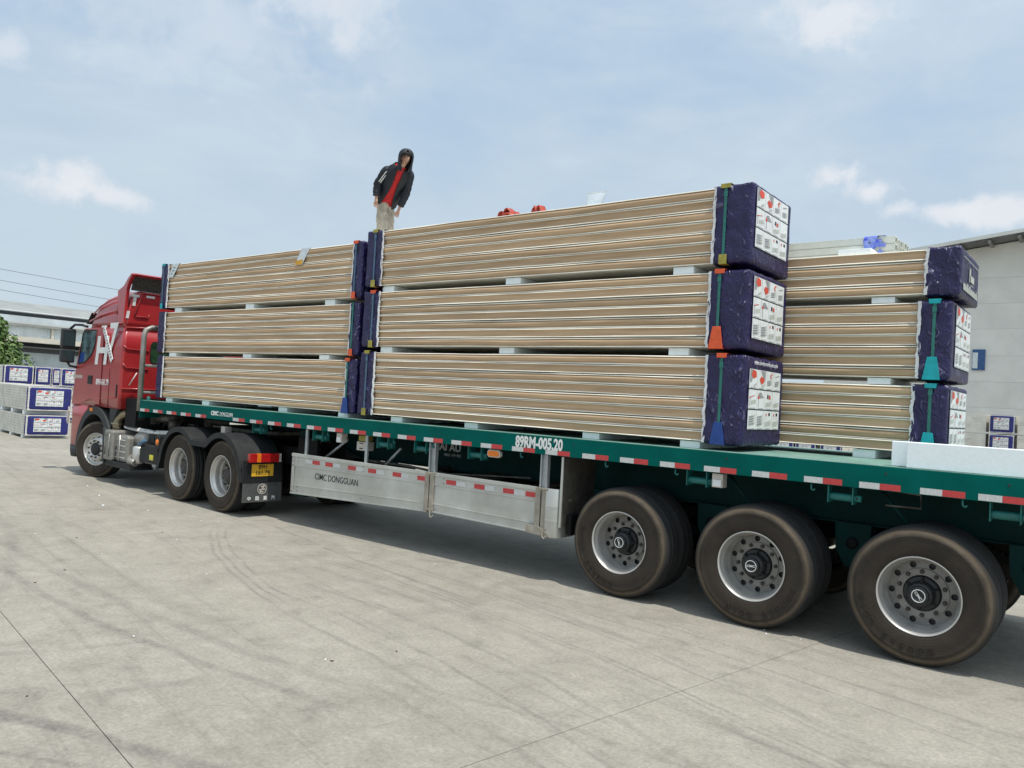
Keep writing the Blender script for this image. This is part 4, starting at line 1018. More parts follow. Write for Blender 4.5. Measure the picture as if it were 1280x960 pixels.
mb = MB(); mb.tube([(-5.3, .3, .95), (-4.5, .3, .95), (-3.9, .3, .92)], .016, 6); mb.tube([(-4.3, .25, .9), (-2.6, .3, 1.0)], .01, 6); mb.build('air_hose', 'greasy_metal', T)
for y in (.35, 2.0):          # landing legs
    mb = MB(); mb.box(-6.75, -6.6, y, y + .15, .55, 1.25); mb.box(-6.73, -6.62, y + .02, y + .13, .35, .55); mb.box(-6.8, -6.55, y - .05, y + .2, .32, .35); mb.build('landing_leg', 'dark_green', T, bevel=.004)
mb = MB(); mb.box(-6.72, -6.3, .3, .34, .5, 1.15); mb.build('leg_gearbox', 'chassis', T)
mb = MB(); mb.tube([(1.10, .12, 1.296), (1.28, .12, 1.285), (1.285, .12, 1.18), (1.03, .12, 1.175)], .009, 6); mb.build('crank_handle', 'greasy_metal', T)
# axles, hangers, springs
for i, x in enumerate((-1.31, 0, 1.31)):
    mb = MB(); mb.tube([(x, .1, .5265), (x, 2.4, .5265)], .075, 14); mb.build('axle', 'chassis', T)
    for y in (.70, 1.75):
        mb = MB()
        for k in range(6): mb.box(x - .5 + .05 * k, x + .5 - .05 * k, y, y + .09, .62 + k * .022, .6425 + k * .022)
        mb.build('leaf_spring', 'chassis', T)
    w = wheel(T, (x, .0, .5265), TY_T, RIM_T, True, (-75, 3, -52)[i] * -1, True, 0, .32)
    w2 = link('wheel', RIM_T, T, (x, TW, .5265), 0, (0, 0, math.pi)); link('tyre', TY_T, w2); link('tyre', TY_T, w2, (0, .335, 0))
for x in (-1.97, -.655, .655, 1.97):
    for y in (.66, 1.70):
        mb = MB(); mb.prism([(x - .15, .93), (x + .15, .93), (x + .14, .70), (x + .06, .55), (x - .06, .55), (x - .14, .70)], y, y + .014, 'y'); mb.prism([(x - .15, .93), (x + .15, .93), (x + .14, .70), (x + .06, .55), (x - .06, .55), (x - .14, .70)], y + .15, y + .164, 'y')
        mb.lathe([(.05, 0), (.05, -.02), (.03, -.03), (.003, -.03)], 12, (x, y, .76), 1); mb.build('spring_hanger', ['dark_green', 'chassis'], T)
mb = MB(); mb.box(TX1 - .1, TX1, .25, 2.25, .5, .62); mb.box(TX1 - .1, TX1 - .05, .7, .8, .6, 1.3); mb.box(TX1 - .1, TX1 - .05, 1.7, 1.8, .6, 1.3); mb.build('rear_bumper', 'dark_green', T)

# ================================================================ tractor unit
K = thing('tractor_truck', 'red high roof cab tractor truck coupled to the green trailer', 'truck', (-9.03, -.2, 0), -.061)
CW = 2.44
def cab_side(x):  # not used
    return 0
# body shell: profile at stations in height, tapering in at the roof
def loft(rings, name, mats, parent, smooth=True, mi=0, bevel=0):
    mb = MB(); k = len(rings[0]); vs = [v for r in rings for v in r]
    fs = []
    for i in range(len(rings) - 1):
        for j in range(k): fs.append((i * k + j, i * k + (j + 1) % k, (i + 1) * k + (j + 1) % k, (i + 1) * k + j))
    mb.add(vs, fs, mi, smooth)
    mb.f.append(list(range(k))[::-1]); mb.m.append(mi); mb.sm.append(False)
    mb.f.append([(len(rings) - 1) * k + j for j in range(k)]); mb.m.append(mi); mb.sm.append(False)
    return mb.build(name, mats, parent, bevel=bevel)
def plan(xf, xr, y0, y1, rf, rrr, z, tilt=0.0):
    """rounded rectangle in plan: front (xf, -x side) corners radius rf, rear corners rrr"""
    pts = []
    for cx, cy, a0, r in ((xr - rrr, y0 + rrr, -90, rrr), (xr - rrr, y1 - rrr, 0, rrr), (xf + rf, y1 - rf, 90, rf), (xf + rf, y0 + rf, 180, rf)):
        for i in range(7):
            a = R(a0 + 15 * i); pts.append((cx + r * math.cos(a), cy + r * math.sin(a), z))
    return pts
st = [(1.30, -4.70, -2.40, .03), (1.6, -4.66, -2.40, .03), (2.05, -4.56, -2.40, .03), (2.4, -4.40, -2.40, .04), (2.75, -4.24, -2.40, .06)]
body = loft([plan(a, b, d, CW - d + .03, .28, .05, z) for z, a, b, d in st], 'cab_body', ['cab_red'], K)
# lower front corner of the cab, ahead of the wheel arch
loft([plan(a, b, .03, CW, .25, .03, z) for z, a, b in ((.52, -4.70, -4.17), (.80, -4.71, -4.06), (1.05, -4.70, -3.92), (1.299, -4.70, -3.72))], 'lower_front', ['cab_red'], body)
loft([plan(a, b, .035, CW - .005, .25, .03, z) for z, a, b in ((.30, -4.66, -4.24), (.40, -4.71, -4.2), (.519, -4.72, -4.18))], 'bumper', ['grey_plastic'], K)
# roof fairing
rs = [(2.752, -4.22, -2.402, .062), (2.85, -4.18, -2.402, .066), (2.93, -4.13, -2.402, .075), (3.05, -4.06, -2.402, .092), (3.18, -3.95, -2.402, .12), (3.28, -3.76, -2.402, .15), (3.35, -3.45, -2.402, .19), (3.40, -3.05, -2.402, .25)]
roof = loft([plan(a, b, d, CW - d + .03, .35, .04, z) for z, a, b, d in rs], 'roof_fairing', ['cab_red'], K)
# flared rear deflector: side fins and top lip
for s in (0, 1):
    y = (lambda v: v) if s == 0 else (lambda v: CW + .03 - v)
    mb = MB()
    out = [(-2.62, 2.80), (-2.40, 2.80), (-2.415, 3.10), (-2.41, 3.40), (-2.35, 3.54), (-2.22, 3.665), (-2.27, 3.69), (-2.40, 3.61), (-2.54, 3.48), (-2.78, 3.40)]
    k = len(out); va = [(x, y(.02 + .035 * (z - 2.8)), z) for x, z in out]; vb = [(x, y(.075 + .05 * (z - 2.8)), z) for x, z in out]
    mb.add(va + vb, [tuple(range(k)), tuple(range(2 * k - 1, k - 1, -1))] + [(i, (i + 1) % k, k + (i + 1) % k, k + i) for i in range(k)])
    mb.build('deflector_fin', 'cab_red', roof, bevel=.01)
mb = MB(); mb.prism([(-2.22, 3.67), (-2.27, 3.695), (-2.48, 3.55), (-2.48, 3.52), (-2.28, 3.655)], .108, CW - .075, 'y'); mb.build('deflector_top', 'cab_red', roof)
mb = MB(); mb.prism([(-2.39, 3.40), (-2.38, 3.40), (-2.30, 3.645), (-2.31, 3.645)], .11, CW - .08, 'y'); mb.build('deflector_mesh', 'mesh_brown', roof)
# raised side ribs of the roof
for pts in ([(-3.92, .088, 3.02), (-3.6, .09, 3.16), (-3.2, .096, 3.25), (-2.85, .10, 3.29), (-2.8, .094, 3.22), (-2.83, .078, 2.98)], [(-4.05, .07, 2.88), (-3.5, .064, 2.98), (-2.9, .06, 3.04), (-2.55, .055, 3.06)]):
    mb = MB(); mb.tube(pts, .014, 8); mb.build('roof_rib', 'cab_red', roof)
# door with window, gaps, handle
mb = MB(); door = [(-4.53, 1.30), (-4.20, 1.30), (-3.62, 1.44), (-3.28, 1.34), (-3.22, 1.34), (-3.22, 2.74), (-4.13, 2.74), (-4.30, 2.40), (-4.42, 2.06)]
mb.prism(door, .019, .0295, 'y'); dr = mb.build('door', 'cab_red', body, bevel=.004)
mb = MB(); win = [(-4.31, 2.07), (-3.98, 2.11), (-3.72, 2.24), (-3.60, 2.36), (-3.55, 2.50), (-3.54, 2.70), (-4.10, 2.70), (-4.16, 2.66)]
mb.prism(win, .0155, .0185, 'y'); wn_o = mb.build('door_window', 'glass_cab', body)
mb = MB(); fr = win + [win[0]]
mb.tube([(x, .018, z) for x, z in fr], .016, 6); mb.build('window_seal', 'black_plastic', body)
mb = MB(); mb.box(-4.0, -3.98, .0148, .0153, 2.1, 2.7)
mb = MB(); mb.prism([(-4.29, 2.08), (-4.05, 2.1), (-4.05, 2.30), (-4.25, 2.27)], .0138, .0152, 'y'); mb.build('window_reflection_patch', 'prot_blue', body)  # blue patch paints a reflection onto the door glass
mb = MB(); mb.prism([(-3.80, 1.70), (-3.60, 1.70), (-3.60, 1.86), (-3.80, 1.86)], .008, .0185, 'y'); mb.box(-3.77, -3.63, .0, .0079, 1.80, 1.83); mb.build('door_handle', 'black_plastic', body, bevel=.004)
mb = MB(); mb.box(-3.205, -3.195, .022, .0298, 1.3, 2.74); mb.box(-2.86, -2.852, .024, .0298, 1.3, 2.0); mb.build('panel_gap', 'black_paint', body)
mb = MB(); mb.tube([(-3.2, .028, 2.10), (-2.95, .028, 2.08), (-2.88, .028, 2.12), (-2.86, .028, 2.3)], .01, 6); mb.tube([(-4.5, .028, 1.93), (-4.1, .026, 1.96), (-3.6, .028, 2.0)], .01, 6); mb.tube([(-4.0, .028, 1.36), (-3.0, .028, 1.47), (-2.5, .028, 1.49)], .009, 6); mb.build('pressing_line', 'cab_red', body)
mb = MB(); mb.box(-2.53, -2.49, .018, .0295, 1.5, 1.72); mb.build('side_latch', 'black_plastic', body)
# lettering on the cab side
text('cab_letter', 'H', .70, 'white_paint', body, (-3.27, .0175, 2.30), FRONT, .001, 1.15, shear=.12, bold=.022)
text('cab_letter', '7', .72, 'white_paint', body, (-2.80, .0175, 2.53), FRONT, .001, .95, shear=.05, bold=.018)
mb = MB(); a = Vector((-3.20, 2.73)); b = Vector((-2.76, 2.14)); d = (b - a).normalized(); nn = Vector((-d.y, d.x))
mb.prism([tuple(a - nn * .05), tuple(a + nn * .05), tuple(b + nn * .06), tuple(b - nn * .06)], .010, .017, 'y', 0)
for i in range(11):
    c = a + (b - a) * ((i + .6) / 12); t = .018
    mb.prism([tuple(c - nn * .035 - d * t), tuple(c + nn * rnd.uniform(.0, .035) - d * t * .3), tuple(c + nn * .03 + d * t), tuple(c - nn * rnd.uniform(-.01, .03) + d * t * .4)], .0088, .0098, 'y', 1)
mb.box(-3.32, -3.08, .0165, .0175, 2.745, 2.78, 0); mb.build('slanted_banner', ['white_paint', 'nut_dark'], body)
text('door_number', '89H-161.79', .145, 'white_paint', body, (-3.14, .0178, 1.745), FRONT, .001, .82, bold=.004)
mb = MB(); mb.box(-4.50, -4.42, .0165, .0185, 1.78, 1.93)
x = -4.39
for wd in (.05, .04, .05, .04, .06): mb.box(x, x + wd, .0165, .0185, 1.80, 1.86); x += wd + .014
mb.build('door_mark', 'lamp_clear', body)
for z in (1.42, 1.60): 
    mb = MB(); mb.lathe([(.05, 0), (.03, -.006), (.002, -.008)], 14, (-4.55, .025, z), 0); mb.build('side_badge', 'lamp_clear', body)
# windscreen and visor (front, facing away)
mb = MB(); mb.add([(-4.60, .32, 1.98), (-4.60, CW - .3, 1.98), (-4.285, CW - .36, 2.72), (-4.285, .38, 2.72), (-4.57, .32, 1.98), (-4.57, CW - .3, 1.98), (-4.24, CW - .36, 2.72), (-4.24, .38, 2.72)], [(0, 1, 2, 3), (4, 5, 6, 7), (0, 1, 5, 4), (1, 2, 6, 5), (2, 3, 7, 6), (3, 0, 4, 7)]); mb.build('windscreen', 'glass_dark', body)
mb = MB(); mb.prism([(-4.34, 2.86), (-4.325, 2.845), (-4.13, 3.02), (-4.11, 3.06)], .12, CW - .10, 'y'); mb.build('sun_visor', 'black_plastic', K, bevel=.004)
# mirrors
mb = MB(); mb.tube([(-4.10, .06, 2.78), (-4.2, .0, 2.81), (-4.34, -.08, 2.81), (-4.41, -.14, 2.72)], .024, 10); mb.build('mirror_arm', 'mirror_black', K)
mb = MB(); mb.tube([(-4.41, -.15, 2.10), (-4.41, -.10, 2.02), (-4.40, .05, 2.0)], .024, 10); mb.build('mirror_arm', 'mirror_black', K)
mb = MB(); mb.prism([(-.28, 2.36), (-.03, 2.36), (-.03, 2.73), (-.28, 2.73)], -4.49, -4.37, 'x'); mb.prism([(-.28, 2.08), (-.03, 2.08), (-.03, 2.34), (-.28, 2.34)], -4.49, -4.37, 'x'); mh = mb.build('mirror_housing', 'mirror_black', K, bevel=.03)
mb = MB(); mb.box(-4.368, -4.364, -.255, -.055, 2.40, 2.70); mb.box(-4.368, -4.364, -.255, -.055, 2.11, 2.31); mb.build('mirror_glass', 'glass_dark', mh)
# rear wall: pressed panels, reflective strips, window
mb = MB()
def rib(pts): mb.tube([(-2.388, y, z) for y, z in pts], .014, 8)
rib([(.22, 2.95), (.45, 2.95), (.45, 3.0)]); rib([(.20, 2.96), (.32, 3.38), (1.6, 3.38)]); rib([(.06, 2.74), (.5, 2.76), (1.2, 2.76)]); rib([(.05, 2.42), (.12, 2.36), (.5, 2.35)]); rib([(.05, 2.1), (.12, 2.03), (.5, 2.02)]); rib([(.06, 1.66), (.8, 1.66)])
mb.build('pressed_rib', 'cab_red', body)
for q in ([(.13, 3.29), (.27, 3.29), (.27, 3.335), (.13, 3.335)], [(.155, 3.13), (.205, 3.13), (.22, 3.285), (.17, 3.285)], [(.055, 2.90), (.105, 2.90), (.12, 3.03), (.07, 3.03)], [(.39, 3.30), (.54, 3.30), (.54, 3.34), (.39, 3.34)]):
    mb = MB(); mb.prism(q, -2.398, -2.392, 'x'); mb.build('reflective_tape', 'refl_white', body)
mb = MB(); mb.prism([(.52, 2.2), (.56, 2.13), (1.05, 2.13), (1.09, 2.2), (1.09, 2.46), (1.05, 2.53), (.56, 2.53), (.52, 2.46)], -2.398, -2.390, 'x', 0); mb.prism([(.535, 2.21), (.57, 2.148), (1.04, 2.148), (1.075, 2.21), (1.075, 2.45), (1.04, 2.512), (.57, 2.512), (.535, 2.45)], -2.3898, -2.386, 'x', 1); mb.build('rear_window', ['black_plastic', 'glass_green'], body)
mb = MB(); mb.tube([(-2.30, .15, 1.72), (-2.25, .25, 1.95)], .012, 6); mb.build('gas_strut', 'lamp_clear', body)
# wheel arch liner
mb = MB(); cx, cz = -3.36, .50; pol = []
for i in range(19):
    a = R(178 - 178 * i / 18 + 5); pol.append((cx + .80 * math.cos(a), cz + .80 * math.sin(a)))
pi_ = [(cx + .66 * math.cos(R(183 - 178 * i / 18)), cz + .66 * math.sin(R(183 - 178 * i / 18))) for i in range(18, -1, -1)]
n_ = len(pol)
for i in range(n_ - 1):
    q = [pol[i], pol[i + 1], pi_[n_ - 2 - i], pi_[n_ - 1 - i]]; mb.prism(q, .0, .55, 'y')
mb.build('wheel_arch', 'grey_plastic', K)
mb = MB(); mb.box(-4.05, -2.45, .35, CW - .35, 1.18, 1.298); mb.build('cab_floor', 'chassis', K)
mb = MB(); mb.prism([(-2.78, 1.299), (-2.45, 1.299), (-2.62, 1.06), (-2.70, .95), (-2.76, .95)], .04, .09, 'y'); mb.build('step_cover', 'grey_plastic', K, bevel=.006)
mb = MB(); mb.prism([(-3.55, 1.205), (-3.44, 1.205), (-3.44, 1.265), (-3.55, 1.265)], -.012, -.0005, 'y'); mb.build('indicator_lamp', 'amber', K, bevel=.004)
mb = MB(); mb.prism([(-4.72, .98), (-4.66, .90), (-4.60, 1.15), (-4.64, 1.24)], .005, .028, 'y'); mb.build('headlight_edge', 'lamp_clear', K, bevel=.004)
# chassis rails, fifth wheel and the clutter behind the cab
mb = MB()
for y in (.80, 1.58):
    mb.box(-4.2, 2.1, y, y + .075, .72, .98)
mb.build('chassis_rail', 'chassis', K, bevel=.004)
mb = MB()
for x in (-2.2, -1.2, -.2, .7, 1.6): mb.box(x, x + .12, .876, 1.579, .76, .94)
mb.build('chassis_cross', 'chassis', K)
mb = MB(); mb.prism([(-.3, .70), (1.1, .70), (1.3, .9), (1.3, 1.55), (1.1, 1.75), (-.3, 1.75), (-.5, 1.55), (-.5, .9)], 1.10, 1.16, 'z'); mb.box(-.2, .8, .75, .85, .981, 1.099); mb.box(-.2, .8, 1.6, 1.7, .981, 1.099); mb.build('fifth_wheel', 'greasy_metal', K, bevel=.01)
rn = random.Random(12)
for i in range(16):
    x = rn.uniform(-2.1, .2); y = rn.uniform(.35, 1.3); z = rn.uniform(1.0, 1.14)
    mb = MB(); L = rn.uniform(.15, .6)
    if i % 3: mb.tube([(x, y, z), (x + L * .5, y + rn.uniform(-.1, .1), z + rn.uniform(-.06, .08)), (x + L, y + rn.uniform(-.1, .1), z)], rn.uniform(.012, .035), 7)
    else: mb.box(x, x + L * .4, y, y + .15, z - .06, z + .06)
    mb.build('pipework', rn.choice(['greasy_metal', 'chassis', 'chassis', 'black_plastic']), K)
mb = MB(); mb.box(.70, .82, .30, .42, 1.07, 1.2); mb.build('cable_socket', 'lamp_clear', K, bevel=.01)
mb = MB(); mb.tube([(-2.15, .5, 1.2), (-1.2, .55, 1.19)], .09, 12); mb.tube([(-1.25, .5, 1.0), (-1.25, .5, 1.2)], .09, 12); mb.build('intake_duct', 'greasy_metal', K)
mb = MB(); mb.box(-2.38, -1.95, .15, 1.9, 1.0, 1.50); mb.build('rear_mount', 'chassis', K)
# exhaust box and pipe, tanks on the near side
mb = MB(); mb.box(-2.68, -2.33, -.07, .40, .40, .925); ex = mb.build('exhaust_box', 'muffler', K, bevel=.035)
mb = MB(); mb.tube([(-2.6, -.075, .48), (-2.6, -.075, .85), (-2.42, -.075, .86), (-2.42, -.075, .47), (-2.6, -.075, .48)], .012, 6)
for z in (.56, .66, .76): mb.box(-2.55, -2.47, -.078, -.071, z, z + .02)
mb.build('pressed_panel', 'muffler', ex)
mb = MB(); mb.box(-2.30, -1.86, -.01, .42, .40, .86); hx = mb.build('heat_shield_box', 'muffler', K, bevel=.05)
mb = MB()
for z in (.48, .58, .68, .78): mb.tube([(-2.28, -.012, z), (-1.9, -.012, z)], .008, 6)
mb.tube([(-2.12, -.016, .42), (-2.12, -.016, .86)], .012, 6); mb.build('clamp_band', 'rim_silver', hx)
mb = MB(); mb.tube([(-2.62, .12, .92), (-2.62, .12, 1.0), (-2.62, .12, 1.06), (-2.62, .13, 1.14), (-2.58, .18, 1.21), (-2.5, .28, 1.23), (-2.3, .45, 1.22)], [.07, .075, .07, .085, .095, .085, .08], 16); mb.lathe([(.078, -.015), (.1, -.012), (.1, .012), (.078, .015)], 18, (-2.62, .12, 1.03), axis='z'); mb.build('exhaust_pipe', 'brass_pipe', K)
mb = MB(); mb.lathe([(.01, -.2), (.10, -.17), (.125, -.1), (.125, .12), (.1, .18), (.01, .2)], 20, (-1.72, .22, .82), axis='x'); mb.build('air_cylinder', 'muffler', K)
mb = MB(); mb.lathe([(.01, -.16), (.085, -.13), (.1, -.08), (.1, .12), (.085, .15), (.01, .17)], 20, (-1.66, .12, .55), axis='z'); mb.build('urea_filter', 'rim_silver', K)
mb = MB(); mb.tube([(-1.9, .1, .5), (-1.75, .02, .44), (-1.6, .05, .42)], .06, 12); mb.build('tail_pipe', 'muffler', K)
mb = MB(); mb.box(-1.50, -.82, .06, .62, .46, .76); bt = mb.build('battery_box', 'black_plastic', K, bevel=.02)
mb = MB(); mb.box(-1.11, -.97, .054, .0595, .525, .61); mb.build('warning_tag', 'yellow_tag', bt)
mb = MB(); mb.box(-1.45, -.95, .2, .7, .77, 1.0); mb.box(-1.30, -1.28, .19, .2, .77, 1.0); mb.build('upper_box', 'black_plastic', K, bevel=.02)
mb = MB(); mb.tube([(-1.50, .04, .74), (-1.36, .03, .78), (-1.30, .05, .84)], .035, 10); mb.build('blue_filter', 'strap_blue', K)
mb = MB()
for i in range(60): 
    pass
pts = []; 
for i in range(240):
    t = i / 239; x = -2.5 + 1.75 * t; a = t * 2 * math.pi * 34; sag = -.03 * math.sin(math.pi * t)
    pts.append((x, .22 + .028 * math.cos(a), .99 + sag + .028 * math.sin(a)))
mb.tube(pts, .012, 5); mb.build('coiled_hose', 'white_paint', K)
mb = MB(); mb.box(-2.62, -1.6, -.04, .35, .30, .35); mb.box(-2.6, -1.62, -.035, .34, .351, .398); mb.build('side_step', 'black_plastic', K, bevel=.005)
mb = MB(); mb.prism([(-2.80, .95), (-2.68, .92), (-2.68, .34), (-2.76, .34), (-2.78, .55)], -.05, .30, 'y'); mb.build('rear_arch_guard', 'grey_plastic', K, bevel=.01)
# rear mudguards: twin arches
yc = 0
def arch(cx, a0, a1, r, n=26): return [(cx + r * math.cos(R(a0 + (a1 - a0) * i / n)), .515 + r * math.sin(R(a0 + (a1 - a0) * i / n))) for i in range(n + 1)]
outer = [(-.66, .43)] + arch(0, 172, 46, .60) + arch(1.30, 134, 20, .60) + [(1.94, .50)]
mb = MB(); th = .025; Y0, Y1 = -.015, .62
O2 = [Vector(p_) for p_ in outer]; NN = []
for i in range(len(O2)):
    d = (O2[min(i + 1, len(O2) - 1)] - O2[max(i - 1, 0)]).normalized(); NN.append(Vector((-d.y, d.x)))
k = len(O2)
def strip(ya, yb, fa, fb):
    va = [(O2[i].x + NN[i].x * fa, ya, O2[i].y + NN[i].y * fa) for i in range(k)]; vb = [(O2[i].x + NN[i].x * fb, yb, O2[i].y + NN[i].y * fb) for i in range(k)]
    mb.add(va + vb, [(i, i + 1, k + i + 1, k + i) for i in range(k - 1)], 0, True)
strip(Y0, Y1, th, th); strip(Y0, Y1, 0, 0); strip(Y1, Y1, 0, th); strip(Y0 - .012, Y0 - .012, th, -.055); strip(Y0 - .012, Y0, th, th); strip(Y0 - .001, Y0 - .001, 0, -.055); strip(Y0 - .012, Y0 - .001, -.055, -.055)
for e_ in (0, k - 1):
    q = [(O2[e_].x + NN[e_].x * f, y, O2[e_].y + NN[e_].y * f) for f, y in ((th, Y0), (th, Y1), (0, Y1), (0, Y0))]; mb.add(q, [(0, 1, 2, 3)])
mg = mb.build('mudguard', 'black_plastic', K)
o2 = mg.copy(); C.objects.link(o2); o2.location = (0, CW - .6, 0)
mb = MB(); mb.lathe([(.05, 0), (.04, -.012), (.002, -.016)], 14, (-.78, .02, .84), 0); mb.box(-.86, -.7, .021, .3, .74, .94, 1); mb.build('side_reflector', ['amber', 'black_plastic'], K)
XR = 1.945
mb = MB(); mb.box(XR, XR + .02, -.02, .60, .485, .80); bk = mb.build('lamp_bracket', 'black_plastic', K, bevel=.004)
tl = MB(); tl.box(XR + .021, XR + .085, .04, .155, .775, .895, 1); tl.box(XR + .021, XR + .085, .1555, .215, .775, .895, 2); tl.box(XR + .021, XR + .085, .2155, .50, .775, .895, 0); tl.box(XR + .021, XR + .08, .5005, .54, .775, .895, 3)
tl.build('tail_lamp', ['lamp_red', 'lamp_red', 'amber', 'lamp_clear'], K, bevel=.004)
mb = MB(); mb.box(XR + .021, XR + .026, .115, .455, .575, .745); pl = mb.build('number_plate', 'plate_yellow', K, bevel=.002)
text('plate_number', '89H', .088, 'black_paint', pl, (XR + .0262, .285, .704), FACE_X, .0006, .9, bold=.002); text('plate_number', '161.79', .088, 'black_paint', pl, (XR + .0262, .285, .620), FACE_X, .0006, .95, bold=.002)
mb = MB(); mb.box(XR + .005, XR + .013, .0, .61, .22, .484); fl = mb.build('mud_flap', 'flap_grey', K)
mb = MB(); mb.lathe([(.072, XR + .0135), (.072, XR + .0155), (.063, XR + .0155), (.063, XR + .0135)], 28, (0, .30, .395), axis='x')
for a, b in (((-.02, .03), (.035, .045)), ((.03, .04), (-.03, -.04)), ((-.05, -.012), (.05, -.004)), ((-.035, -.042), (.02, -.04))):
    p0, p1 = Vector(a), Vector(b); d = (p1 - p0).normalized(); nn = Vector((-d.y, d.x)) * .008
    mb.prism([tuple(q + Vector((.30, .395))) for q in (p0 - nn, p1 - nn, p1 + nn, p0 + nn)], XR + .0135, XR + .0155, 'x')
mb.build('flap_emblem', 'lamp_clear', fl)
for i, ch in enumerate('中国重汽'): text('flap_lettering', ch, .06, 'white_paint', fl, (XR + .0138, .105 + .125 * i, .262), FACE_X, .0006, bold=.0015)
mb = MB(); mb.box(XR + .003, XR + .016, 0, .61, .215, .222); mb.build('flap_hem', 'greasy_metal', fl)
# wheels
for i, x in enumerate((0, 1.30)):
    wheel(K, (x, 0.0, .515), TY_D, RIM_D, False, 20 * i, False, 0, .33)
    w2 = link('wheel', RIM_D, K, (x, CW - .02, .515), 0, (0, 0, math.pi)); link('tyre', TY_D, w2); link('tyre', TY_D, w2, (0, .33, 0))
    mb = MB(); mb.tube([(x, .2, .515), (x, CW - .2, .515)], .09, 12); mb.lathe([(.02, -.22), (.2, -.15), (.22, 0), (.2, .15), (.02, .22)], 20, (x, 1.2, .515), axis='y'); mb.build('drive_axle', 'chassis', K)
    mb = MB(); mb.lathe([(.112, .2), (.11, .14), (.09, .11), (.06, .10), (.002, .10)], 24, (x, 0, .515)); mb.build('drive_hub', 'nut_dark', K)
w = wheel(K, (-3.36, .06, .515), TY_D, RIM_F, False, 8, False, R(22))
mb = MB(); mb.lathe([(.113, .03), (.105, .0), (.085, -.012), (.06, -.02), (.03, -.022), (.002, -.022)], 28); mb.build('hub_cover', 'hub_black', w)
w2 = link('wheel', RIM_F, K, (-3.36, CW - .1, .515), 0, (0, 0, math.pi + R(18))); link('tyre', TY_D, w2)
mb = MB(); mb.tube([(-3.36, .3, .5), (-3.36, CW - .3, .5)], .07, 10); mb.build('front_axle', 'chassis', K)

# ================================================================ person
def skinned(verts, edges, radii, root=0, sub=2):
    """grow a smooth tapered surface round a skeleton and return it as a mesh"""
    me = bpy.data.meshes.new('sk'); me.from_pydata([tuple(v) for v in verts], edges, [])
    o = bpy.data.objects.new('sk', me); C.objects.link(o)
    sk = o.modifiers.new('skin', 'SKIN'); sk.use_smooth_shade = True; sk.branch_smoothing = .4
    for i, r in enumerate(radii):
        d = me.skin_vertices[0].data[i]; d.radius = (r, r) if not isinstance(r, tuple) else r; d.use_root = (i == root)
    ss = o.modifiers.new('sub', 'SUBSURF'); ss.levels = ss.render_levels = sub
    dg = bpy.context.evaluated_depsgraph_get(); out = bpy.data.meshes.new_from_object(o.evaluated_get(dg))
    bpy.data.objects.remove(o); bpy.data.meshes.remove(me); return out
# joints (world metres)
PEL = Vector((-6.03, 1.05, 4.62)); NECK = Vector((-5.63, .93, 5.03)); CHEST = Vector((-5.76, .98, 4.92)); WAIST = Vector((-5.94, 1.03, 4.74))
HEAD = Vector((-5.50, .885, 5.105))
RSH = Vector((-5.82, .84, 4.985)); REL = Vector((-5.97, .81, 4.80)); RHA = Vector((-5.98, .81, 4.605))
LSH = Vector((-5.62, 1.09, 4.96)); LEL = Vector((-5.69, 1.12, 4.72)); LHA = Vector((-5.80, 1.10, 4.50))
RHI = Vector((-6.06, .98, 4.57)); LHI = Vector((-6.04, 1.10, 4.57)); RKN = Vector((-5.99, .97, 4.22)); LKN = Vector((-5.99, 1.08, 4.24))
RAN = Vector((-6.03, .97, 3.89)); LAN = Vector((-6.02, 1.12, 3.89)); FWD = Vector((.92, -.40, 0)).normalized()
bv, be, br = [], [], []
def bj(p, r, parent=None):
    bv.append(Vector(p)); br.append(r)
    if parent is not None: be.append((parent, len(bv) - 1))
    return len(bv) - 1
pel = bj(PEL, (.10, .085)); wa = bj(WAIST, (.10, .08), pel); ch = bj(CHEST, (.115, .09), wa); nk = bj(NECK, .052, ch); nk2 = bj(NECK.lerp(HEAD, .5), .055, nk)
hd1 = bj(HEAD + Vector((0, 0, -.03)) + FWD * .015, (.07, .078), nk2); hd2 = bj(HEAD + Vector((.01, 0, .045)), (.08, .088), hd1); hd3 = bj(HEAD + Vector((.015, 0, .105)), .05, hd2)
nose = bj(HEAD + FWD * .095 + Vector((0, 0, -.02)), .016, hd1)
for sh, el, ha in ((RSH, REL, RHA), (LSH, LEL, LHA)):
    s = bj(sh, .036, ch); e = bj(el, .043, s); f_ = bj(el.lerp(ha, .55), .036, e); w_ = bj(el.lerp(ha, .95), .027, f_)
    d = (ha - el).normalized(); palm = bj(ha + d * .045, (.036, .022), w_)
    side = d.cross(FWD).normalized()
    for k, (off, ln) in enumerate(((-.026, .062), (-.009, .074), (.009, .07), (.025, .054))):
        b1 = bj(ha + d * .085 + side * off, .0095, palm); b2 = bj(ha + d * (.085 + ln * .55) + side * off * 1.15 + FWD * .008, .0088, b1); bj(ha + d * (.085 + ln * .95) + side * off * 1.15 + FWD * .026, .0075, b2)
    t1 = bj(ha + d * .035 + FWD * .035, .0105, palm); bj(ha + d * .075 + FWD * .055, .009, t1)
for hi, kn, an in ((RHI, RKN, RAN), (LHI, LKN, LAN)):
    h_ = bj(hi, .08, pel); k_ = bj(kn, .06, h_); c_ = bj(kn.lerp(an, .35), .056, k_); a_ = bj(an, .042, c_); bj(an + FWD * .15 + Vector((0, 0, -.05)), .036, a_)
me = skinned(bv, be, br, 0, 1); me.materials.clear(); me.materials.append(MATS['skin']); me.name = 'person'
person = link('person', me)
tag(person, 'person in a dark hooded jacket and red shirt leaning over on the load', 'person')
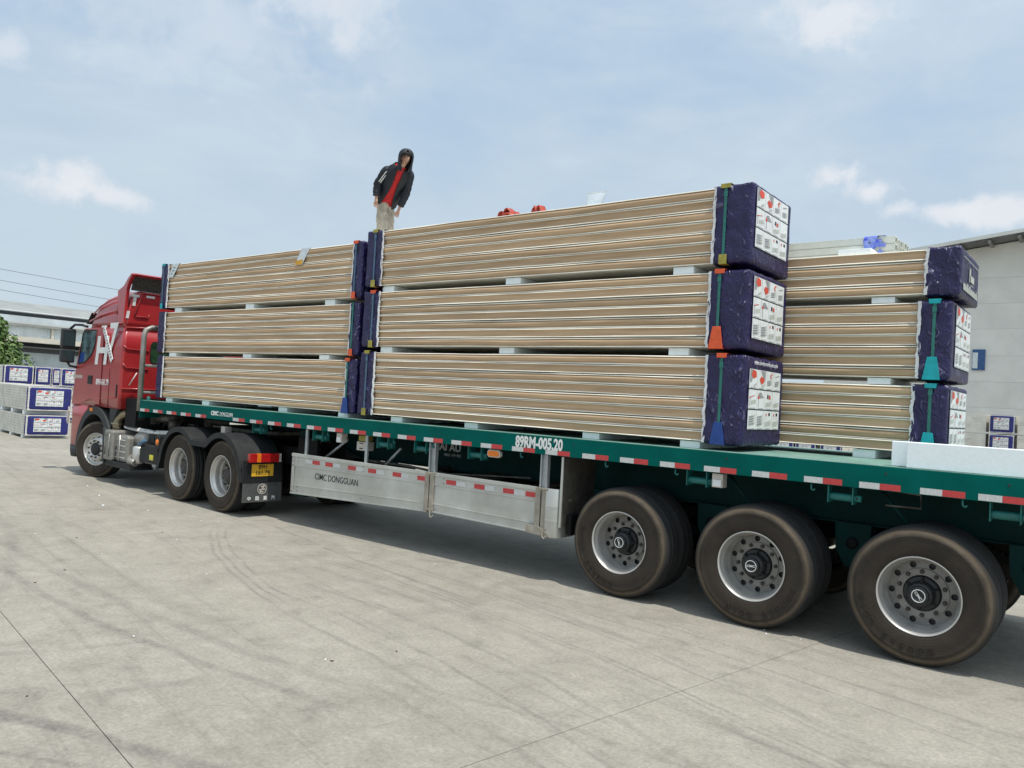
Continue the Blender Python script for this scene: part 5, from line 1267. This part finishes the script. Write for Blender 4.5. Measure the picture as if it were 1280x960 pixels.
def cloth(name, verts, edges, radii, m, sub=2, disp=.012, dsc=9):
    me = skinned(verts, edges, radii, 0, sub)
    for v in me.vertices:
        n = noise.noise(v.co * dsc) + .5 * noise.noise(v.co * dsc * 2.3); v.co += v.normal * disp * n
    me.materials.clear(); me.materials.append(MATS[m]); me.name = name
    for p_ in me.polygons: p_.use_smooth = True
    return link(name, me, person)
# trousers
cloth('trousers', [PEL + Vector((.03, -.01, .06)), PEL + Vector((0, 0, -.05)), RHI, RKN, RKN.lerp(RAN, .5), RAN + Vector((0, 0, .0)), LHI, LKN, LKN.lerp(LAN, .5), LAN],
      [(0, 1), (1, 2), (2, 3), (3, 4), (4, 5), (1, 6), (6, 7), (7, 8), (8, 9)], [(.15, .135), (.14, .13), .105, .088, .08, .076, .105, .088, .08, .076], 'trousers', 2, .016, 13)
for an in (RAN, LAN):
    me = skinned([an + Vector((0, 0, -.045)) - FWD * .04, an + FWD * .08 + Vector((0, 0, -.05)), an + FWD * .2 + Vector((0, 0, -.055))], [(0, 1), (1, 2)], [.046, .045, .036], 0, 2); me.materials.clear(); me.materials.append(MATS['shoe']); link('shoe', me, person)
# clothing is lofted round the spine: rings of (t, half width, half depth, half gap at the front in degrees)
AX = (NECK - PEL); SPL = AX.length; AX.normalize()
SD = (LSH - RSH).normalized(); SD = (SD - AX * SD.dot(AX)).normalized(); FW = SD.cross(AX)
if FW.dot(Vector((.74, -.67, 0))) < 0: FW = -FW
def loft_open(name, rings, m, n=40, fold=.008, fsc=10, thick=.009, sub=1, closed=False, seed=0):
    """rings: (centre, side axis, front axis, half width, half depth, half gap)"""
    vs, fs = [], []
    for (c, sd, fr_, hw, hd, gap) in rings:
        for k in range(n + 1):
            a = R(gap) + (2 * math.pi - 2 * R(gap)) * k / n
            vs.append(c + fr_ * math.cos(a) * hd + sd * math.sin(a) * hw)
    for i in range(len(rings) - 1):
        for k in range(n): fs.append((i * (n + 1) + k, i * (n + 1) + k + 1, (i + 1) * (n + 1) + k + 1, (i + 1) * (n + 1) + k))
    me = bpy.data.meshes.new(name); me.from_pydata([tuple(v) for v in vs], [], fs)
    bm = bmesh.new(); bm.from_mesh(me)
    if closed: bmesh.ops.remove_doubles(bm, verts=bm.verts, dist=.0005)
    bmesh.ops.recalc_face_normals(bm, faces=bm.faces)
    bmesh.ops.subdivide_edges(bm, edges=bm.edges, cuts=1, use_grid_fill=True)
    bm.normal_update()
    for v in bm.verts:
        q = Vector((v.co.x * fsc, v.co.y * fsc, v.co.z * fsc * .6)) + Vector((seed, 0, 0))
        v.co += v.normal * fold * (noise.noise(q) + .8 * (1 - 2 * abs(noise.noise(q * 1.7))))
    for f in bm.faces: f.smooth = True
    bm.to_mesh(me); bm.free(); me.materials.append(MATS[m]); o = link(name, me, person)
    if thick: sm_ = o.modifiers.new('thickness', 'SOLIDIFY'); sm_.thickness = thick; sm_.offset = -1
    ss = o.modifiers.new('smooth', 'SUBSURF'); ss.levels = ss.render_levels = sub
    return o
def spine(t, off=0.0): return PEL + AX * (SPL * t) + FW * off
loft_open('shirt', [(spine(t), SD, FW, w_, d_, 0) for t, w_, d_ in ((-.06, .138, .122), (.08, .140, .126), (.3, .142, .122), (.6, .148, .115), (.82, .135, .098), (.93, .10, .08), (1.02, .066, .064))], 'shirt', 32, .005, 12, 0, 1, True, 3)
loft_open('jacket', [(spine(t, o_), SD, FW, w_, d_, g_) for t, w_, d_, g_, o_ in ((-.07, .158, .158, 36, .0), (.03, .158, .154, 30, 0), (.18, .157, .148, 22, 0), (.38, .160, .140, 15, 0), (.60, .168, .133, 12, 0), (.76, .172, .123, 13, 0), (.86, .156, .110, 15, -.003), (.93, .128, .098, 20, -.005), (1.0, .095, .086, 28, -.008))], 'jacket', 44, .010, 9, .01, 1, False, 1)
SLV = []
for sh, el, ha, sgn in ((RSH, REL, RHA, -1), (LSH, LEL, LHA, 1)):
    p0 = sh - SD * (.045 * sgn) + AX * .0; pts = [p0, sh + Vector((0, 0, -.012)), sh.lerp(el, .3), sh.lerp(el, .65), el, el.lerp(ha, .3), el.lerp(ha, .65), el.lerp(ha, .93)]
    rs = [.066, .068, .065, .059, .056, .055, .052, .050]
    # resample for folds
    P, Q = [], []
    for i in range(len(pts) - 1):
        for k in range(4): f = k / 4; P.append(pts[i].lerp(pts[i + 1], f)); Q.append(rs[i] + (rs[i + 1] - rs[i]) * f)
    P.append(pts[-1]); Q.append(rs[-1])
    for _ in range(3): P = [P[0]] + [(P[i - 1] + P[i] * 2 + P[i + 1]) / 4 for i in range(1, len(P) - 1)] + [P[-1]]
    Q = [q + .004 * math.sin(i * 1.9) * (1 if i > 6 else 0) for i, q in enumerate(Q)]
    mb = MB(); mb.tube(P, Q, 18, 0, True); me = mb.mesh('sleeve', ['jacket'])
    for v in me.vertices:
        v.co += v.normal * .007 * (noise.noise(v.co * 13) + .7 * (1 - 2 * abs(noise.noise(v.co * 19))))
    o = link('sleeve', me, person); ss = o.modifiers.new('smooth', 'SUBSURF'); ss.levels = ss.render_levels = 1
    if sgn < 0: SLV = list(zip(P, Q))
# hood round the head, open towards the face
HU = (Vector((0, 0, 1)) + FW * .22 + AX * .25).normalized()
LOOK = (FW + Vector((.12, 0, -.28))); LOOK = (LOOK - HU * LOOK.dot(HU)).normalized(); HS = HU.cross(LOOK).normalized()
HC = HEAD + LOOK * -.012
loft_open('hood', [(HC + HU * h_ + LOOK * o_, HS, LOOK, w_, d_, g_) for h_, w_, d_, g_, o_ in ((-.175, .115, .11, 16, -.03), (-.125, .102, .108, 30, -.018), (-.07, .100, .112, 44, -.006), (0, .104, .118, 48, 0), (.05, .102, .118, 46, .002), (.085, .092, .110, 26, .002), (.112, .070, .088, 3, 0), (.13, .038, .05, 0, -.004), (.136, .006, .008, 0, -.006))], 'jacket', 36, .006, 12, .008, 1, False, 5)
# hair under the hood edge, eyes, brows, mouth
FS = HS
mb = MB()
for k in range(7):
    a = R(-42 + 14 * k); c = HC + HU * .062 + LOOK * math.cos(a) * .094 + FS * math.sin(a) * .082
    mb.tube([c + HU * .03, c, c - HU * .018], [.018, .017, .006], 8)
mb.build('hair', 'hair', person)
for s_ in (-1, 1):
    c = HEAD + LOOK * .076 + FS * (.031 * s_) + HU * .016; mb = MB()
    mb.tube([c - FS * .014, c + LOOK * .004, c + FS * .014], [.003, .006, .003], 8); mb.build('eye', 'hair', person)
    c = c + HU * .018 + LOOK * .004; mb = MB(); mb.tube([c - FS * .018, c + HU * .004, c + FS * .018], [.003, .005, .003], 6); mb.build('eyebrow', 'hair', person)
c = HEAD + LOOK * .074 - HU * .052; mb = MB(); mb.tube([c - FS * .02 - LOOK * .004, c + LOOK * .004, c + FS * .02 - LOOK * .004], [.004, .007, .004], 8); mb.build('mouth', 'lips', person)
# pale stripes down the sleeve and the zip edge
CAMP = Vector((2.55, -6.69, 1.84))
for off in (-.013, .013):
    mb = MB(); L_pts, R_pts = [], []
    for i in range(4, 15):
        p_, r_ = SLV[i]; d = (SLV[i + 1][0] - SLV[i - 1][0]).normalized(); out = (CAMP - p_); out = (out - d * out.dot(d)).normalized(); sd = d.cross(out).normalized()
        out2 = (out + sd * (off / .06) + sd * -.25).normalized()
        c = p_ + out2 * (r_ + .0055); t_ = d.cross(out2).normalized() * .006; L_pts.append(c - t_); R_pts.append(c + t_)
    k = len(L_pts); low = [q - (q - SLV[4 + i % k][0]).normalized() * .006 for i, q in enumerate(L_pts + R_pts)]
    vs = L_pts + R_pts + low
    mb.add([tuple(v) for v in vs], [(i, i + 1, k + i + 1, k + i) for i in range(k - 1)] + [(i, i + 1, 2 * k + i + 1, 2 * k + i) for i in range(k - 1)] + [(k + i, k + i + 1, 3 * k + i + 1, 3 * k + i) for i in range(k - 1)])
    mb.build('sleeve_stripe', 'print_white', person)

# ================================================================ background: yard stacks
def yard_pack(parent_label, loc, L, w, h, n, end=True, rz=0.0, group=None, sheetmat='film_navy_yard', wl=.12, sheet=True, both=False, cat='panel pack'):
    root = thing('panel_pack', parent_label, cat, loc, rz, group)
    mb = MB(); ph = h / n
    for i in range(n):
        mb.box(-L, -.01, 0, w, i * ph + .003, i * ph + ph - .004, 0); mb.box(-L + .004, -.014, .008, w - .008, i * ph + ph - .004, i * ph + ph + .003, 1)
    pb = mb.build('panel_block', ['panel_white', 'panel_gap'], root)
    if end:
        me = wrap_mesh(1, wl, w + .02, h + .02, loc[0] * 1.7 + loc[2], .004, sheetmat, .06, (4, 12, 10)); link('end_wrap', me, root, (.0, w / 2, -.01))
    if sheet and end:
        key = ('y', round(w, 2), round(h, 2))
        if key not in SHEETS: SHEETS[key] = sheet_mesh(w * .62, h * .68)
        link('printed_sheet', SHEETS[key], root, (.012, w * .17, h * .18))
    return root
YG = 'packs of white panels stacked in the yard'
rz = math.atan2(-.33, 2.62)
yard_pack('navy ended white panel pack at ground level behind the cab front, lower of two', (-21.9, 2.43, .08), 6.0, 1.12, .58, 8, True, rz, YG)
yard_pack('navy ended white panel pack behind the cab front, upper of two', (-21.9, 2.44, .79), 6.0, 1.14, .68, 9, True, rz, YG)
for z in (0.0, .67):
    for k, x in enumerate((-.4, -1.7, -3.0)):
        mb = MB(); mb.box(-.1, .1, 0, 1.1, 0, .075 if z == 0 else .11); o = mb.build('foam_block', 'foam', None, (-21.9 + x * math.cos(rz), 2.44 + x * math.sin(rz), z + .002), 0, (0, 0, rz))
        tag(o, 'foam block %s yard pack behind the cab, %s from its end' % (('on the ground under the' if z == 0 else 'on top of the lower'), ('first', 'second', 'third')[k]), 'foam block', 'foam blocks in the yard')
for i, (ya, yb) in enumerate(((4.62, 5.6), (5.66, 6.22), (6.26, 6.56), (6.58, 7.4))):
    lab = ('far left', 'second from left', 'third from left', 'nearest the mirror')[i]
    yard_pack('navy wrapped pack in the rear yard row by the tree, %s' % lab, (-30, ya, 1.40), 5.0, yb - ya, .70, 7, True, 0, YG, wl=.14)
    for z, q in ((.08, 'ground'), (.74, 'middle')): yard_pack('navy wrapped pack, %s layer of the rear yard row, under the one %s' % (q, lab), (-30, ya, z), 5.0, yb - ya, .56, 7, True, 0, YG, wl=.14)
# right: behind the rear of the trailer
def yard_end_on(xa, w, levels, label):
    for lv in range(levels):
        z = .1 + lv * .775
        yard_pack(label % ('lowest', 'second', 'third', 'topmost')[lv], (xa, 30, z), 5.0, w, .70, 9, True, R(-90), YG, wl=.15)
yard_end_on(-1.98, .86, 3, 'navy ended yard pack at the grey warehouse foot, %s of its stack')
def yard_side_on(x1, L, levels, label):
    for lv in range(levels):
        yard_pack(label % ('lowest', 'second', 'third', 'topmost')[lv], (x1, 30.05, .1 + lv * .775), L, 1.1, .70, 10, False, 0, YG)
yard_side_on(-2.08, 4.0, 3, 'bare white panel pack side on, left of the navy ended stack, %s layer')
yard_side_on(3.2, 4.2, 3, 'bare white panel pack side on, right of the navy ended stack, %s layer')
for i, x in enumerate((-10.6, -9.6, -8.5)):
    yard_end_on(x, .9, 4, 'navy ended yard pack glimpsed through the load gap, %s in the ' + ('left', 'middle', 'right')[i] + ' stack')

# ================================================================ background: warehouses
W = thing('grey_warehouse', 'large pale grey warehouse gable rising behind the rear stack', 'warehouse', (0, 45, 0))
sl_ = .1268
def vz(x): return 12.32 + sl_ * (x + 2.575)
zs = [0, 1.47, 2.94, 4.41, 5.88, 7.40, 8.85, 10.32]
xl, xr = -13.0, 40.0
for i, z in enumerate(zs):
    mb = MB(); z1 = zs[i + 1] - .006 if i + 1 < len(zs) else None
    for k in range(3):
        a = xl + (xr - xl) * k / 3 + .002; b = xl + (xr - xl) * (k + 1) / 3 - .002
        mb = MB()
        if z1: mb.prism([(a, z), (b, z), (b, z1), (a, z1)], 0, .3, 'y')
        else: mb.prism([(a, z), (b, z), (b, vz(b) + .02), (a, vz(a) + .02)], 0, .3, 'y')
        mb.build('wall_panel', 'wall_grey', W, bevel=.006)
mb = MB(); mb.box(xl + .02, xr - .02, .05, 40, 0, 10.6); mb.build('hall_body', 'wall_grey', W)
mb = MB(); T_ = .20
mb.prism([(xl - .4, vz(xl) + .08), (xr, vz(xr) + .13), (xr, vz(xr) + .13 + T_), (xl - .4, vz(xl) + .08 + T_)], -1.6, 40, 'y'); rf = mb.build('roof', 'roof_light', W)
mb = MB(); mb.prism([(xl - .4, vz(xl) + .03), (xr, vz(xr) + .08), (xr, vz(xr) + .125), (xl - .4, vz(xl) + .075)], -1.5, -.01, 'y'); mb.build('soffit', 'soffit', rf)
for k in range(20):
    x = xl + 1.4 * k + .5; mb = MB(); mb.prism([(x, vz(x) - .12), (x + .15, vz(x + .15) - .12), (x + .15, vz(x + .15) + .025), (x, vz(x) + .025)], -1.5, -.02, 'y'); mb.build('purlin', 'purlin', rf)
S = thing('wall_sign', 'small blue sign with a pale panel on the grey warehouse wall', 'sign', (-4.48, 44.9, 5.05))
mb = MB(); mb.box(-.32, .32, 0, .09, 0, 1.18); mb.build('sign_board', 'sign_blue', S, bevel=.01)
mb = MB(); mb.box(-.30, -.04, -.02, -.001, .1, 1.0); mb.build('sign_panel', 'tape_label', S)

L_ = thing('left_warehouse', 'long low warehouse with stepped metal roofs beyond the cab', 'warehouse', (-75, 0, 0))
ya, yb = -40, 90
mb = MB(); mb.prism([(-3, 7.50), (-9, 8.75), (-9.05, 8.62), (-3, 7.37)], ya, yb, 'y'); mb.build('upper_roof', 'lw_roof', L_)
mb = MB(); mb.box(-3.05, -2.9, ya, yb, 7.42, 7.54); mb.build('ridge_gutter', 'roof_light', L_)
mb = MB(); mb.box(-3.9, -3.5, ya, yb, 6.9, 7.4); mb.build('eave_shadow_wall', 'lw_shade', L_)  # wall strip coloured dark as the gutter's shadow
mb = MB(); mb.prism([(0, 6.15), (-3.55, 7.12), (-3.55, 6.98), (0, 6.0)], ya, yb, 'y'); mb.build('lower_roof', 'lw_roof', L_)
mb = MB(); mb.box(.002, .12, ya, yb, 5.98, 6.18); mb.build('gutter', 'lw_roof', L_)
def corr(y0, y1, z0, z1, xx, name, m):
    n = int((y1 - y0) / .25); mb = MB(); vs = []
    for i in range(n * 2 + 1):
        y = y0 + (y1 - y0) * i / (2 * n); d = .05 if i % 2 else 0; vs += [(xx + d, y, z0), (xx + d, y, z1)]
    mb.add(vs, [(2 * i, 2 * i + 1, 2 * i + 3, 2 * i + 2) for i in range(2 * n)]); return mb.build(name, m, L_)
y = ya
while y < yb: 
    corr(y + .12, min(y + 8.0, yb) - .12, 5.02, 6.0, -.3, 'wall_sheet', 'lw_wall'); mb = MB(); mb.box(-.4, -.12, y - .1, y + .1, 4.6, 6.0); mb.build('column', 'lw_beige', L_); y += 8.0
mb = MB(); mb.box(-.6, 1.2, ya, yb, 4.55, 5.0); mb.build('canopy', 'lw_beige', L_)
mb = MB(); mb.box(-.7, -.5, ya, yb, 3.7, 4.54); mb.box(-.7, .5, ya, yb, 4.1, 4.2, 1); mb.build('canopy_shade_band', ['lw_shade', 'purlin'], L_)
corr(ya, yb, 0, 3.7, -.6, 'lower_wall', 'lw_wall')
mb = MB(); mb.box(-10, -.75, ya, yb, 0, 6.9); mb.build('hall_core', 'lw_wall', L_)
# cars seen only as dark roofs over the packs
def far_car(y, lab):
    c = thing('parked_car', lab, 'car', (-66, y, 0), R(90), 'cars parked by the left warehouse')
    mb = MB(); mb.prism([(-2.1, .35), (2.1, .35), (2.15, .8), (1.3, .95), (.7, 1.5), (-1.2, 1.5), (-1.9, .95), (-2.2, .8)], -.85, .85, 'y'); mb.build('body', 'mirror_black', c, bevel=.06)
    mb = MB(); mb.prism([(1.2, .97), (.68, 1.42), (-1.15, 1.42), (-1.75, .97)], -.87, .87, 'y'); mb.build('side_glass', 'glass_dark', c)
    for x in (-1.3, 1.3):
        for yy in (-.85, .7): mb = MB(); mb.lathe([(.02, 0), (.33, .0), (.33, .15), (.02, .15)], 16, (x, yy, .33)); mb.build('wheel', 'rubber', c)
far_car(19.6, 'dark car parked far off by the left warehouse, nearer the tree'); far_car(24.3, 'dark car parked far off by the left warehouse, nearer the cab')

# ================================================================ trees
def tree(name, label, loc, crown, nleaf, seed, trunk_h, group=None, leaf=.16):
    rn = random.Random(seed); root = thing(name, label, 'tree', loc, 0, group)
    cx, cy, cz, rx, rz_ = crown
    mb = MB(); mb.tube([(0, 0, 0), (.05, .03, trunk_h * .5), (cx * .5, cy * .5, trunk_h)], [.22, .17, .12], 10)
    for i in range(9):
        a = rn.uniform(0, 6.28); e = Vector((cx + rx * .75 * math.cos(a), cy + rx * .75 * math.sin(a), cz + rn.uniform(-.4, .6) * rz_)); s = Vector((cx * .5, cy * .5, trunk_h * rn.uniform(.75, 1)))
        mb.tube([s, s.lerp(e, .5) + Vector((0, 0, .2)), e], [.08, .05, .02], 6)
    mb.build('trunk', 'bark', root)
    mb = MB(); cl = []
    for i in range(60):
        while True:
            v = Vector((rn.uniform(-1, 1), rn.uniform(-1, 1), rn.uniform(-1, 1)))
            if .35 < v.length < 1: break
        cl.append((Vector((cx + v.x * rx, cy + v.y * rx, cz + v.z * rz_)), rn.uniform(.22, .42) * rx * .8))
    vs, fs = [], []
    for i in range(nleaf):
        c, r = rn.choice(cl); d = Vector((rn.gauss(0, 1), rn.gauss(0, 1), rn.gauss(0, 1))).normalized()
        p_ = c + d * r * rn.uniform(.5, 1.0) ** .5; a = Vector((rn.gauss(0, 1), rn.gauss(0, 1), rn.gauss(0, .6))).normalized(); n2 = (d + Vector((rn.gauss(0, .5), rn.gauss(0, .5), .5))).normalized()
        u = a.cross(n2).normalized() * leaf * .35; t = n2.cross(u).normalized() * leaf * rn.uniform(.7, 1.2)
        o = len(vs); vs += [p_ - t * .5, p_ + u, p_ + t * .6, p_ - u]; fs.append((o, o + 1, o + 2, o + 3))
    mb.add([tuple(v) for v in vs], fs); 
    me = bpy.data.meshes.new('crown'); me.from_pydata(mb.v, [], mb.f); me.materials.append(MATS['leaves']); link('crown', me, root)
    return root
tree('broadleaf_tree', 'dense green tree at the left edge in front of the long warehouse', (-46, 7.6, 0), (0, 0, 2.75, 3.3, 2.1), 26000, 5, 1.6, None, .20)
tree('broadleaf_tree', 'green tree outside the left edge, beside the dense green tree', (-48, 1.0, 0), (0, 0, 3.0, 3.2, 2.3), 12000, 9, 1.6, None, .22)

# power lines and their poles
for i, (za, zb) in enumerate(((9.0, 8.77), (8.22, 7.93), (7.56, 7.23))):
    s = (zb - za) / 5.95; pts = [(-60, y, za + s * (y - 14.3) + .0006 * (y - 14.3) ** 2) for y in range(-30, 61, 5)]
    mb = MB(); mb.tube(pts, .022, 6); tag(mb.build('power_line', 'wire'), '%s of the three thin power lines crossing the sky left of the cab' % ('topmost', 'middle', 'lowest')[i], 'power line', 'power lines left of the cab')
for y, lab in ((-30, 'tall grey concrete power pole beyond the left edge'), (60, 'tall grey concrete power pole hidden behind the load')):
    pr = thing('power_pole', lab, 'power pole', (-60, y, 0)); mb = MB(); mb.tube([(0, 0, 0), (0, 0, 13)], [.2, .12], 12); mb.build('pole', 'purlin', pr)
    for z in (8, 9, 10.2, 11.5): mb = MB(); mb.box(-.9, .9, -.06, .06, z, z + .1); mb.build('cross_arm', 'purlin', pr)

# scraps of foam on the concrete
mb = MB(); rn = random.Random(3)
for i in range(24):
    if i < 12: x, y = (-11.2, -.55) if i == 0 else ((-10.0, -.9) if i == 1 else ((-9.0, -1.3) if i == 2 else ((-8.3, -1.0) if i == 3 else (rn.uniform(-12, -5), rn.uniform(-3, -.4)))))
    else: x, y = rn.uniform(-11, 2), rn.uniform(-4, .1)
    s = rn.uniform(.012, .024) * (1 if i < 5 else .35); a = rn.uniform(0, 3)
    mb.prism([(x + s * math.cos(a + q), y + s * math.sin(a + q)) for q in (0, 1.4, 2.9, 4.6)], .001, .001 + s * .7, 'z')
tag(mb.build('foam_crumbs', 'foam'), 'tiny white foam crumbs scattered on the concrete', 'litter', kind='stuff')
mb = MB()
for i in range(9):
    x, y = rn.uniform(-7, 1.5), rn.uniform(-4.8, -1.2); s = rn.uniform(.005, .012); a = rn.uniform(0, 3)
    mb.prism([(x + s * math.cos(a + q) * (2 if q in (0, 2.9) else 1), y + s * math.sin(a + q)) for q in (0, 1.4, 2.9, 4.6)], .001, .006, 'z')
tag(mb.build('dry_leaf_bits', 'bark'), 'small brown leaf bits scattered on the concrete', 'litter', kind='stuff')
